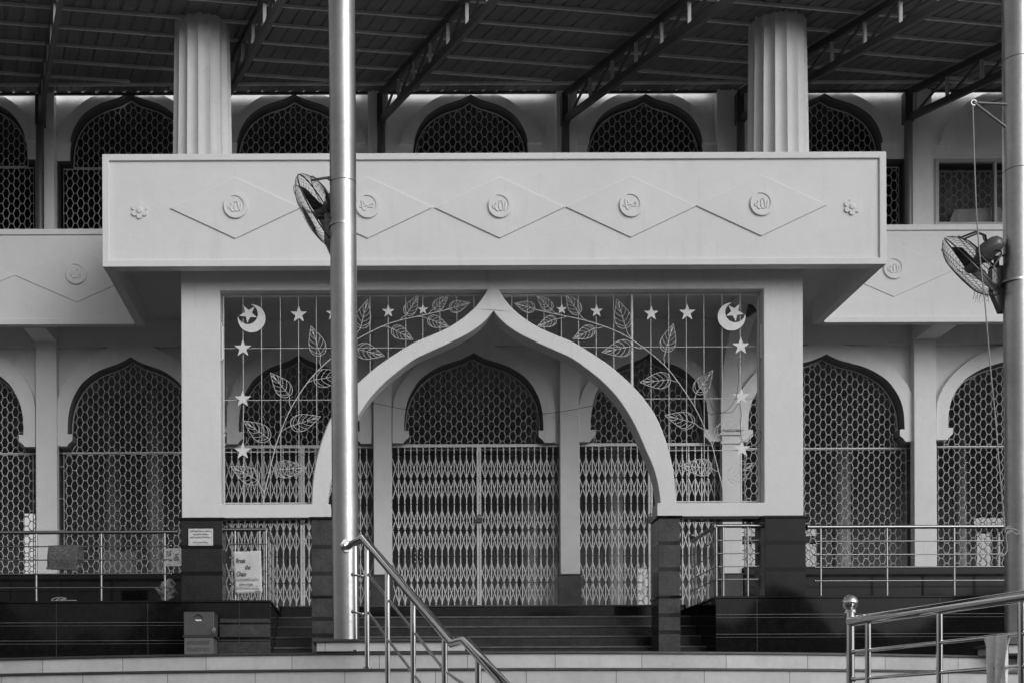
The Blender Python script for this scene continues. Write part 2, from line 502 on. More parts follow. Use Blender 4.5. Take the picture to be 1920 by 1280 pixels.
# arch bands
OUT = [(0,0),(.09,8),(.28,15),(.52,31),(.74,56),(.90,86),(.985,118),(1.0,150)]
for t, o in zip(LOW, lows):
    s = DBACK / F; Ao = o['A'] + 22*s
    zap = P(t[0], 638, DBACK).z if True else 0
    right_o = [(o['cx'] + u * Ao, zap - v * s) for u, v in catmull([(u, v) for u, v in OUT], 4)] + [(o['cx'] + Ao, o['zf'] + .002)]
    left_o = [(2*o['cx'] - x, z) for x, z in right_o]
    poly = left_o + [(o['x0'] if False else 2*o['cx'] - right_o[-1][0], o['zf'] + .0015)][:0]
    outline = right_o + list(reversed([(x, z) for x, z in o['right']])) + [(2*o['cx'] - x, z) for x, z in o['right']][1:] + left_o[::-1][:-1]
    dark_inner(MB().plate([outline], DBACK - .092, DBACK - .003).build('arch_band', M['plaster_back'], B), o)

def hexgrille(name, polys, D, frame=True, m=None, r=.0074, pitch=.0840, h=.158, parent=None, e=.054, fr_=.011, phase=(0,0)):
    g_ = MB()
    for poly in polys:
        xs = [p[0] for p in poly]; zs = [p[1] for p in poly]
        i0 = int(min(xs) / pitch) - 1; i1 = int(max(xs) / pitch) + 1
        j0 = int(min(zs) / h) - 1; j1 = int(max(zs) / h) + 2
        def seg(a, b):
            ia, ib = inside(poly, *a), inside(poly, *b)
            if not ia and not ib: return
            if ia != ib:
                p, q = (a, b) if ia else (b, a)
                lo, hi = 0.0, 1.0
                for _ in range(8):
                    md = (lo + hi) / 2
                    if inside(poly, p[0] + (q[0]-p[0])*md, p[1] + (q[1]-p[1])*md): lo = md
                    else: hi = md
                a, b = p, (p[0] + (q[0]-p[0])*lo, p[1] + (q[1]-p[1])*lo)
            g_.rod((a[0], D, a[1]), (b[0], D, b[1]), r)
        for i in range(i0, i1 + 1):
            cx = i * pitch + phase[0]
            for j in range(j0, j1 + 1):
                cz = j * h + (h/2 if i % 2 else 0) + phase[1]
                seg((cx - e/2, cz + h/2), (cx + e/2, cz + h/2))
                seg((cx + e/2, cz + h/2), (cx + pitch - e/2, cz))
                seg((cx + e/2, cz - h/2), (cx + pitch - e/2, cz))
        if frame:
            g_.tube([(x, D, z) for x, z in poly], fr_, 4, closed=True)
    o = g_.build(name, m or M['grille'], parent)
    return o

def shrink_low(o, D, ins, down):
    """arch part polygon for the grille, inset"""
    r_ = [(x - ins * min(1, abs(x - o['cx']) / (.25 * o['A'])), z - ins * 1.1) for x, z in o['right'][:-1]]
    zb = o['zf'] - down
    return r_ + [(r_[-1][0] + .02, zb)] + [(2*o['cx'] - x, z) for x, z in ([(r_[-1][0] + .02, zb)] + r_[::-1][:-1])]

DG = 19.27
for idx, (t, o) in enumerate(zip(LOW, lows)):
    up = shrink_low(o, DG, .022, .055)
    if t[7] == 'grille':
        lowp = rectp(o['x0'] + .075, o['x1'] - .075, o['zb'] + .015, o['zf'] - .075)
        gr = hexgrille('window_grille', [up], DG, parent=B)
        gl = hexgrille('window_grille', [lowp], DG, parent=B, phase=(0, .03))
        MB().box(o['x0'] + .005, o['x1'] - .005, DG - .02, DG + .012, o['zf'] - .069, o['zf'] - .052).build('grille_bar', M['grille'], B)
        for side in (-1, 1):
            for q in range(5):
                zc = o['zb'] + .2 + q * .5
                if zc > o['zf'] - .15: continue
                xw = o['x0'] if side < 0 else o['x1']; xi = xw - side * .075
                MB().rod((xw, DG, zc), (xi, DG, zc), .008).build('fixing_lug', M['grille'], gl)
    else:
        hexgrille('window_grille', [up], DG + .02, parent=B)

# collapsible gates
def gate(o, yb_D=19.2):
    g_ = MB(); x0, x1 = o['x0'] + .005, o['x1'] - .005; zt = o['zf'] - .035; zb = FLOOR + .01; D = 19.22
    g_.box(x0, x1, D - .03, D + .03, zt, zt + .045)          # head rail
    n = max(2, round((x1 - x0) / .0985)); p = (x1 - x0) / n
    H = zt - zb
    for i in range(n + 1):
        xx = x0 + i * p
        if i in (0, n): continue
        g_.box(xx - .008, xx + .008, D - .0185, D - .0125, zb, zt)
    xm = x0 + p * round(n / 2)
    g_.box(xm - .034, xm - .008, D - .03, D + .03, zb, zt); g_.box(xm + .008, xm + .034, D - .032, D + .028, zb, zt)
    k = H / 307.0
    zones = [(20,57),(57,94),(114,151),(151,189),(210,247),(247,284)]
    for a, b in zones:
        za, zb2 = zt - a * k, zt - b * k
        for i in range(n):
            xa = x0 + i*p + random.uniform(-.002, .002); xb = x0 + (i+1)*p + random.uniform(-.002, .002)
            g_.bar((xa, D - .006, za), (xb, D - .006, zb2), .005, .0135, up=(0,1,0) if False else (1,0,0))
            g_.bar((xa, D + .004, zb2), (xb, D + .004, za), .005, .0135, up=(1,0,0))
    rv = g_; split = len(g_.f)
    for i in range(1, n):
        xx = x0 + i * p
        for zc in (12, 57, 104, 151, 199, 247, 292):
            rv.box(xx - .009, xx + .009, D - .024, D - .0187, zt - zc*k - .006, zt - zc*k + .006)
    ob = g_.build('collapsible_gate', M['gate'], B, m2=M['truss'], split=split)
    lk = MB(); lk.box(xm - .05, xm + .05, D - .07, D - .035, zt - 1.18, zt - 1.11)
    lk.tube([(xm - .02, D - .05, zt - 1.11), (xm - .02, D - .05, zt - 1.07), (xm, D - .05, zt - 1.055), (xm + .02, D - .05, zt - 1.07), (xm + .02, D - .05, zt - 1.11)], .006, 8)
    lk.build('padlock', M['dark'], ob)
for t, o in zip(LOW, lows):
    if t[7] == 'gate': gate(o)

# pilasters (lower)
for a, b in ((-215,-175),(67,107),(385,421),(700,735),(1050,1087),(1354,1391),(1714,1756),(2060,2100)):
    x0, x1 = X(a, DPIL, 850) + .004, X(b, DPIL, 850) - .004
    MB().box(x0, x1, DPIL, DBACK - .004, FLOOR + .02, ZSOF + .36).build('pilaster', M['plaster_back'], B, bevel=.006)
# granite bases of the pilasters between the gates
for a, b in ((698,736),(1048,1089),(1352,1391),(385,422)):
    x0, x1 = X(a, DPIL - .02, 1100), X(b, DPIL - .02, 1100)
    q = MB(); q.box(x0 - .012, x1 + .012, DPIL - .045, DPIL - .006, FLOOR + .003, FLOOR + .60)
    q.box(x0 - .022, x1 + .022, DPIL - .055, DPIL - .004, FLOOR + .602, FLOOR + .625)
    q.box(x0 - .008, x1 + .008, DPIL - .04, DPIL - .005, FLOOR + .29, FLOOR + .31)
    q.build('pilaster_base', M['granite_pier'], B, bevel=.004)
# granite dado below the wing grilles
for sgn, (a, b, yt) in enumerate((( -540, 384, 1077), (1392, 2420, 1064))):
    x0, x1 = X(a, 19.05, 1070), X(b, 19.05, 1070)
    q = MB(); zt = Z(yt, 18.95, 900 if sgn else 200)
    zt = P(150 if not sgn else 1600, yt, 18.95).z
    q.box(x0, x1, 18.95, 19.135, FLOOR + .002, zt); q.box(x0, x1, 18.93, 19.40, zt + .001, zt + .022)
    q.build('granite_dado', M['granite'], B)
# cantilever brackets under the wing slabs, in line with pilasters
for a, b in ((-215,-175),(67,107),(1714,1756),(2060,2100)):
    x0, x1 = X(a, DPIL, 640), X(b, DPIL, 640)
    q = MB(); k0 = len(q.v)
    zt = ZSOF + .36
    q.v += [(x0,DWING+.13,ZSOF+.002),(x1,DWING+.13,ZSOF+.002),(x1,DPIL+.02,ZSOF+.002),(x0,DPIL+.02,ZSOF+.002),
            (x0,DWING+.13,zt),(x1,DWING+.13,zt),(x1,DPIL+.02,zt),(x0,DPIL+.02,zt)]
    q.f += [(0,3,2,1),(4,5,6,7),(0,1,5,4),(1,2,6,5),(2,3,7,6),(3,0,4,7)]
    q.build('slab_beam', M['plaster_back'], B)

# ---- upper wall
uh = []; ups = []
for t in UPP:
    o = opening(*t[:7], DU, nub=False); ups.append(o)
    if t[7] == 'window':
        # blind arch over a rectangular window
        o['poly'] = rectp(o['x0'] + .02, o['x1'], o['zb'], P(t[0], 299, DU).z)
    uh.append(o['poly'])
ZUT = P(900, 148, DU).z
MB().plate([rectp(WX0, WX1, wall_top + .001, ZUT)] + uh, DU, DU + .26).build('upper_wall', M['plaster_up_bright'], B, m2=M['reveal'])
for t, o in zip(UPP, ups):
    s = DU / F; Ao = o['A'] + 25*s
    zo = o['apex'] + 13*s
    right_o = [(o['cx'] + u * Ao, min(ZUT - .01 + 0*u, zo - v * s)) for u, v in catmull([(.12,5),(.28,9),(.52,22),(.74,44),(.90,70),(.985,96),(1.0,104)], 4)]
    inner = o['right']
    left_o = [(2*o['cx'] - x, z) for x, z in right_o]
    ztop = min(ZUT - .012, zo)
    outline = right_o + [(right_o[-1][0] - .001, right_o[-1][1] - .005), (inner[-1][0] + .0, right_o[-1][1] - .006)]
    inn = [p for p in inner if p[1] > right_o[-1][1] - .004]
    outline = right_o + [(inn[-1][0], right_o[-1][1])] + inn[::-1] + [(2*o['cx'] - x, z) for x, z in inn[1:]] + [(2*o['cx'] - inn[-1][0], right_o[-1][1])] + left_o[::-1]
    dark_inner(MB().plate([outline], DU - .07, DU - .003).build('arch_band', M['plaster_up_bright'], B), o)
    if t[7] == 'window':
        fz1 = P(t[0], 299, DU).z; x0, x1, zb = o['x0'] + .02, o['x1'], o['zb']
        fm = MB(); w = .055
        fm.plate([rectp(x0, x1, zb, fz1), rectp(x0 + w, (x0+x1)/2 - .22 - w*.35, zb + w, fz1 - w), rectp((x0+x1)/2 - .22 + w*.35, x1 - w, zb + w, fz1 - w)], DU - .03, DU + .05)
        fo = fm.build('window_frame', M['grille'], B, bevel=.005)
        pn = MB(); pn.box(x0 + w, x1 - w, DU + .018, DU + .024, zb + w, fz1 - w); pn.build('pane', M['glass'], fo)
        hexgrille('window_grille', [rectp(x0 + .1, x1 - .1, zb + .02, fz1 - .12)], DU + .15, parent=B, r=.011, pitch=.09, h=.15)
        cu = MB(); ncu = 60
        for i in range(ncu + 1):
            xx = x0 + .06 + (x1 - x0 - .12)*i/ncu; yy = DU + .22 + .018*sin(i*.9)
            cu.v += [(xx, yy, zb - .05), (xx, yy, fz1 - .06)]
        for i in range(ncu): cu.f.append((2*i, 2*i+2, 2*i+3, 2*i+1))
        cu.build('curtain', M['curtain'], fo, smooth=60)
        sm = MB(); sm.plate([[(o['cx'] + x, z) for x, z in [(u * o['A'], o['apex'] - v * o['H']) for u, v in catmull(ARCH_U, 4)] if z > fz1 + .03] +
                             [(o['cx'] - x, z) for x, z in [(u * o['A'], o['apex'] - v * o['H']) for u, v in catmull(ARCH_U, 4)][::-1] if z > fz1 + .03][:-1]], DU - .012, DU - .003)
        sm.build('blind_arch', M['plaster_up_bright'], B)
    else:
        ap = [(x - .03*min(1,abs(x-o['cx'])/(.25*o['A'])), z - .035) for x, z in o['right']]
        zb = o['zf'] - .05
        ap = ap + [(ap[-1][0], zb)] + [(2*o['cx'] - x, z) for x, z in ([(ap[-1][0], zb)] + ap[::-1][:-1])]
        hexgrille('window_grille', [ap], DU + .13, parent=B)
        if t[0] < 400 or t[0] > 1450:
            hexgrille('window_grille', [rectp(o['x0'] + .07, o['x1'] - .07, o['zb'], o['zf'] - .07)], DU + .13, parent=B)
for a, b in ((-215,-180),(67,102),(372,410),(690,728),(1043,1082),(1344,1382),(1708,1746),(2050,2090)):
    x0, x1 = X(a, 19.1, 250), X(b, 19.1, 250)
    MB().box(x0, x1, 19.08, DU - .003, wall_top, ZUT - .004).build('pilaster', M['plaster_up_bright'], B, bevel=.006)

# ---- floors, soffits
XL, XR = X(192, DB, 400), X(1662, DB, 400)
XCL, XCR = -1.315, 4.62     # stair cheeks
sl_ = MB()
sl_.box(XL + .13, XR - .13, DB + .17, DBACK - .06, ZCEIL, ZCEIL + .25)
sl_.build('portal_ceiling', M['plaster_back'], B)
w_ = MB(); w_.box(WX0, XL - .001, DWING + .125, DBACK - .06, ZSOF + .36, ZSOF + .5); w_.build('wing_soffit', M['plaster_back'], B)
w_ = MB(); w_.box(XR + .001, WX1, DWING + .125, DBACK - .06, ZSOF + .36, ZSOF + .5)
w_.build('wing_soffit', M['plaster_back'], B)
for x0, x1 in ((XL + .001, XL + .129), (XR - .129, XR - .001)):
    MB().box(x0, x1, DWING + .125, DBACK - .06, ZSOF + .361, ZCEIL + .249).build('slab_edge', M['plaster_back'], B)
# side beams of the central balcony
ZCT = EZ + 7.645
for x0, x1 in ((XL + .002, XL + .13), (XR - .13, XR - .002)):
    q = MB(); q.box(x0, x1, DB + .171, DWING + .124, P(600, 498, DB).z, ZCT)
    q.build('balcony_side', M['plaster'], B, bevel=.008)

# ---- balconies with relief decoration
def ring_poly(cx, cz, r, n=40): return [(cx + r*cos(2*pi*i/n), cz + r*sin(2*pi*i/n)) for i in range(n)]
def strokes(mb, lst, cx, cz, s, y, w, flat=True):
    for st in lst:
        pts = catmull([(a, b) for a, b in st], 5) if len(st) > 2 else st
        mb.tube([(cx + a * s, y, cz + b * s) for a, b in pts], w, 8)
ALLAH = [[(.52,.22),(.50,-.1),(.40,-.42)],                       # alif
         [(.22,.32),(.30,0),(.30,-.30),(.16,-.44),(.02,-.34),(-.04,-.12),(-.02,.30)],
         [(.02,-.34),(-.14,-.46),(-.30,-.38),(-.34,-.10),(-.26,.10),(-.36,.20)],
         [(-.54,.04),(-.58,-.12),(-.48,-.26),(-.40,-.12),(-.42,.0)],
         [(.0,.42),(.08,.36),(.14,.44),(.22,.38)]]
MUHAM = [[(.50,-.12),(.20,-.12),(-.04,-.20),(-.10,-.34),(-.26,-.42),(-.38,-.26),(-.42,-.10),(-.50,.45)],
         [(-.42,-.10),(-.56,-.12),(-.68,-.05)],
         [(-.38,-.08),(-.10,.02),(.08,.0),(.28,.16),(.44,.24),(.52,.12),(.36,.08)],
         [(-.22,.12),(-.28,.38)]]
def roundel(parent, px, py, D, R, y, kind, m):
    c = P(px, py, D); mb = MB()
    mb.plate([ring_poly(c.x, c.z, R, 44)], y - .015, y - .0005)
    # raised crescent rim opening at the upper left
    ri = R * .80; ox, oz = -.13 * R, .06 * R
    a0, a1 = radians(112), radians(112 + 325)
    outer = [(c.x + R*.985*cos(a), c.z + R*.985*sin(a)) for a in [a0 + radians(20) + (2*pi - radians(62)) * -i / 40 for i in range(41)]]
    outer = [(c.x + R*.985*cos(a), c.z + R*.985*sin(a)) for a in [radians(105) - (2*pi - radians(45)) * i / 44 for i in range(45)]]
    inner = [(c.x + ox + ri*cos(a), c.z + oz + ri*sin(a)) for a in [radians(105) - (2*pi - radians(45)) * i / 44 for i in range(45)]]
    mb.plate([outer + inner[::-1]], y - .026, y - .0148)
    strokes(mb, ALLAH if kind == 'a' else MUHAM, c.x - .06*R, c.z + .02*R, R * .95, y - .016, R * .065)
    mb.build('calligraphy_roundel', m, parent)
def diamond(parent, px, py, D, hw, hh, y, m, t=.024):
    c = P(px, py, D); s = D / F
    MB().plate([[(c.x - hw*s, c.z), (c.x, c.z - hh*s), (c.x + hw*s, c.z), (c.x, c.z + hh*s)]], y - t, y - .0005).build('diamond_panel', m, parent, bevel=.006)
def flower(parent, px, py, D, y, m):
    c = P(px, py, D); R = .105
    pts = []
    for i in range(72):
        a = 2*pi*i/72; k = abs(sin(3*a)) ** .5
        pts.append((c.x + R*(.62 + .42*k)*cos(a), c.z + R*(.62 + .42*k)*sin(a)))
    mb = MB(); mb.plate([pts], y - .022, y - .0005)
    mb.lathe([(.042, 0), (.038, .012), (.02, .016)], 20, Matrix.Translation((c.x, y - .022, c.z)) @ Matrix.Rotation(radians(90), 4, 'X'))
    mb.build('flower_relief', m, parent)

# central balcony
zc0, zc1 = P(926, 497.5, DB).z, P(926, 287, DB).z
mc = M['plaster_balcony']
q = MB(); q.box(XL, XR, DB + .03, DB + .17, zc0, zc1)
bal = q.build('balcony', mc, B, bevel=.008)
bt = .085
q = MB(); q.plate([rectp(XL - .002, XR + .002, zc0 - .002, zc1 + .002), rectp(XL + bt, XR - bt, zc0 + bt, zc1 - bt*.95)], DB, DB + .029)
q.build('raised_border', mc, bal, bevel=.006)
yb = DB + .03
for i, (cx, cy) in enumerate(((441,389),(689,388.5),(937,388),(1183,386.5),(1428,384))):
    diamond(bal, cx, cy, DB, 123.2 if i in (0,4) else 122.6, 57.5, yb, mc, .019)
    roundel(bal, cx + 1, cy - 2, DB, .158, yb - .019, 'a' if i % 2 == 0 else 'm', mc)
flower(bal, 261, 393.5, DB, yb, mc); flower(bal, 1599, 386.5, DB, yb, mc)
# wing balconies
def wing(x0, x1, ztop_px, zbot_px, ref, dias):
    z0, z1 = P(ref, zbot_px, DWING).z, P(ref, ztop_px, DWING).z
    q = MB(); q.box(x0, x1, DWING + .025, DWING + .125, z0, z1)
    w = q.build('balcony', mc, B, bevel=.006)
    q = MB(); q.plate([rectp(x0, x1, z0 - .002, z1 + .002), rectp(x0 - .001 + .0, x1 + .001, z0 + .085, z1 - .08)][:1] if False else [rectp(x0, x1, z0 - .002, z0 + .085)], DWING, DWING + .024)
    q.plate([rectp(x0, x1, z1 - .08, z1 + .002)], DWING, DWING + .024)
    q.build('raised_border', mc, w, bevel=.005)
    for cx, cy, k in dias:
        diamond(w, cx, cy, DWING, 116, 51, DWING + .025, mc, .012)
        roundel(w, cx, cy - 2, DWING, .158, DWING + .013, k, mc)
wing(WX0, XL - .003, 429.5, 608, 120, ((143,515,'a'),(-90,516,'m'),(-323,517,'a')))
wing(XR + .003, WX1, 421, 603.5, 1780, ((1677,505,'a'),(1909,504,'m'),(2141,503,'a')))

# ---- fluted columns on the central balcony
def roofz(y): return EZ + 10.11 + .148 * (y - 19.1)
for px in (379, 1459.5):
    cx = P(px, 287, 16.65).x; cy = 16.68
    ztop = roofz(cy) + .03; zb = ZCEIL + .25
    q = MB(); NF = 16; K = 8; rows = 26
    for i in range(rows + 1):
        z = zb + (ztop - zb) * i / rows
        tt = (z - (EZ + 7.6)) / 2.2
        R = .408 - .034 * tt
        if z > ztop - .25: R += 0
        for f_ in range(NF):
            for k in range(K):
                fr = k / K
                a = 2*pi*(f_ + fr)/NF
                rr = R * (1 - .105 * sin(pi * fr) ** .8)
                q.v.append((cx + rr*cos(a), cy + rr*sin(a), z))
    n = NF * K
    for i in range(rows):
        for j in range(n): q.f.append((i*n + j, i*n + (j+1) % n, (i+1)*n + (j+1) % n, (i+1)*n + j))
    q.f.append(tuple(rows*n + j for j in range(n)))
    q.build('fluted_column', M['column'], B, smooth=24)

# ---- portal
def portal():
    D = DPORT; s = D / F
    def pp(px, py): v = P(px, py, D); return (v.x, v.z)
    x0, x1 = X(340, D, 740), X(1506, D, 740)
    zt = ZCEIL - .003
    zbL = P(380, 972, D).z; zb = P(925, 968.5, D).z
    cxp = P(925.3, 700, D).x
    RO = [(914.6-0,543.5)]
    outer = [(936,544),(946,560),(961,578),(982.6,596),(1009.5,613),(1043,628),(1077,642),(1110,662),(1144,685),(1177.5,714),(1204,742),(1228,776),(1243,809),(1254,843),(1261,873.5),(1265.5,905),(1267.5,941)]
    inner = [(925.3,583),(935.6,596),(952,611),(976,626.5),(1009.5,643),(1043,658),(1073,672),(1103.5,693.7),(1130,715.5),(1157,744),(1179,776),(1195,806),(1211,843),(1225,875.6),(1233.5,907),(1238.4,940)]
    o_ = [pp(*p) for p in outer]; i_ = [pp(*p) for p in inner]
    o_ = catmull(o_, 3); i_ = catmull(i_, 3)
    xl_i = X(413, D, 740); xr_i = X(1432.5, D, 740); zti = P(925, 543, D).z; zbi = P(925, 943, D).z
    xin = i_[-1][0]; xfoot = xin - .045; xout = o_[-1][0]
    i_ = [p for p in i_]; i_[-1] = (xin, zbi)
    foot = [(xfoot, zbi - .0), (xfoot, zb)]
    zo_end = zbi
    # full outline: outer rect minus arch opening (open at the bottom)
    mir = lambda pts: [(2*cxp - x, z) for x, z in pts]
    right_in = i_ + foot
    outline = [(x1, zb), (x1, zt), (x0, zt), (x0, zb)] + mir(right_in[::-1])[:-1] + right_in
    # triangular openings
    ho = o_[:]; ho[-1] = (xout, zbi)
    ho = [p for p in ho if p[1] < zti - .002]
    hr = [(ho[0][0] - .01, zti)] + ho + [(xr_i, zbi), (xr_i, zti)]
    hl = mir(hr); 
    hl = [(x if x > xl_i - .0 else xl_i, z) for x, z in hl]
    hl = [(xl_i if abs(x - mir([(xr_i, 0)])[0][0]) < .001 else x, z) for x, z in hl]
    mb = MB(); mb.plate([outline, hr, hl], D, D + .30)
    po = mb.build('portal', M['plaster'], B, bevel=.010)
    return po, dict(hr=hr, hl=hl, cx=cxp, zti=zti, zbi=zbi, xl=xl_i, xr=xr_i, zb=zb, x0=x0, x1=x1, outer=ho, xfoot=xfoot)
PO, PG = portal()

# granite piers and caps that carry the portal
def pier(px0, px1, zt, zb, D, bands, m, extra=0):
    x0, x1 = X(px0, D, 1050), X(px1, D, 1050)
    q = MB(); q.box(x0, x1, D, D + .42, zb, zt)
    ob = q.build('granite_pier', m, PO, bevel=.004)
    for y in bands:
        z = P((px0+px1)/2, y, D).z
        MB().box(x0 - .004, x1 + .004, D - .004, D + .3, z - .026, z + .026).build('groove_band', M['granite_pier2'] if m is M['granite_pier'] else M['granite_band'], ob)
    c = MB(); c.box(x0 - .03, x1 + .03, D - .03, D + .44, zt, zt + .03); c.build('pier_cap', M['granite'], ob, bevel=.004)
    return ob
DP = 16.40
zcap = P(925, 972, DP).z
ZPL_L = P(300, 1125, DPL).z; ZPL_R = P(1600, 1116, DPL).z
pier(340, 417, PG['zb'] - .035, ZPL_L, DP, (1024, 1074), M['granite_pier2'] if 'granite_pier2' in M else M['granite_pier'])
pier(584, 624, PG['zb'] - .035, POD, DP - .02, (1024, 1074, 1159, 1190), M['granite_pier'])
pier(1234.5, 1275, PG['zb'] - .035, POD, DP - .02, (1017, 1066, 1152, 1184), M['granite_pier'])
pier(1434, 1511, PG['zb'] - .035, ZPL_R, DP, (1016, 1066), M['granite'])
# ledge at mid height of the two inner piers
for px0, px1 in ((582, 626), (1232, 1277)):
    q = MB(); x0, x1 = X(px0, DP, 1050), X(px1, DP, 1050); z = P((px0+px1)/2, 1118, DP).z
    q.box(x0, x1, DP - .045, DP + .44, z - .015, z + .015); q.build('pier_ledge', M['granite'], PO, bevel=.003)
# strip of granite under the lintel
q = MB(); q.box(X(417,DP,970)+.04, X(584,DP,970)-.04, DPORT + .03, DPORT + .27, PG['zb'] - .028, PG['zb'] - .002); q.build('lintel_strip', M['granite'], PO)
q = MB(); q.box(X(1275,DP,970)+.04, X(1434,DP,970)-.04, DPORT + .03, DPORT + .27, PG['zb'] - .028, PG['zb'] - .002)
q.build('lintel_strip', M['granite'], PO)

# ---- ornamental screens in the portal's openings
def star_poly(c, R, rot=0, n=5, k=.40):
    return [(c[0] + (R if i % 2 == 0 else R*k)*sin(rot + pi*i/n), c[1] + (R if i % 2 == 0 else R*k)*cos(rot + pi*i/n)) for i in range(2*n)]
DSC = 16.60
def sp(px, py): v = P(px, py, DSC); return (v.x, v.z)
def leaf(mb, base, tip, attach, wk=.27, y=DSC - .02, r=.0042):
    b = Vector(base); t = Vector(tip); a = Vector(attach); d = t - b; L = d.length; d.normalize(); nrm = Vector((-d.y, d.x))
    prof = [(0,0),(.02,.45),(.12,.82),(.28,1.0),(.45,.92),(.62,.68),(.8,.36),(.92,.13),(1,0)]
    W = L * wk
    side = lambda s: [b + d*(u*L) + nrm*(s*w*W) for u, w in catmull(prof, 4)]
    for s in (1, -1): mb.tube([(p.x, y, p.y) for p in side(s)], r, 6)
    mb.tube([(a.x, y, a.y), *( (lambda m_: [(m_.x, y, m_.y)])((a + b)/2 + (b - a).orthogonal()*.08)), (b.x, y, b.y), ((b + d*L*.5).x, y, (b + d*L*.5).y), ((b + d*L*.88).x, y, (b + d*L*.88).y)], r*1.05, 6)
    for u0 in (.06, .22, .38, .54, .68):
        for s in (1, -1):
            p0 = b + d*(u0*L)
            u1 = min(.97, u0 + .24)
            w1 = 0
            for (ua, wa), (ub, wb_) in zip(prof[:-1], prof[1:]):
                if ua <= u1 <= ub: w1 = wa + (wb_-wa)*(u1-ua)/(ub-ua)
            p2 = b + d*(u1*L) + nrm*(s*w1*W)
            p1 = b + d*((u0 + .05)*L) + nrm*(s*w1*W*.62)
            pts = [(1-t_)**2*p0 + 2*t_*(1-t_)*p1 + t_*t_*p2 for t_ in (0,.25,.5,.75,1)]
            mb.tube([(p.x, y, p.y) for p in pts], r*.85, 5)
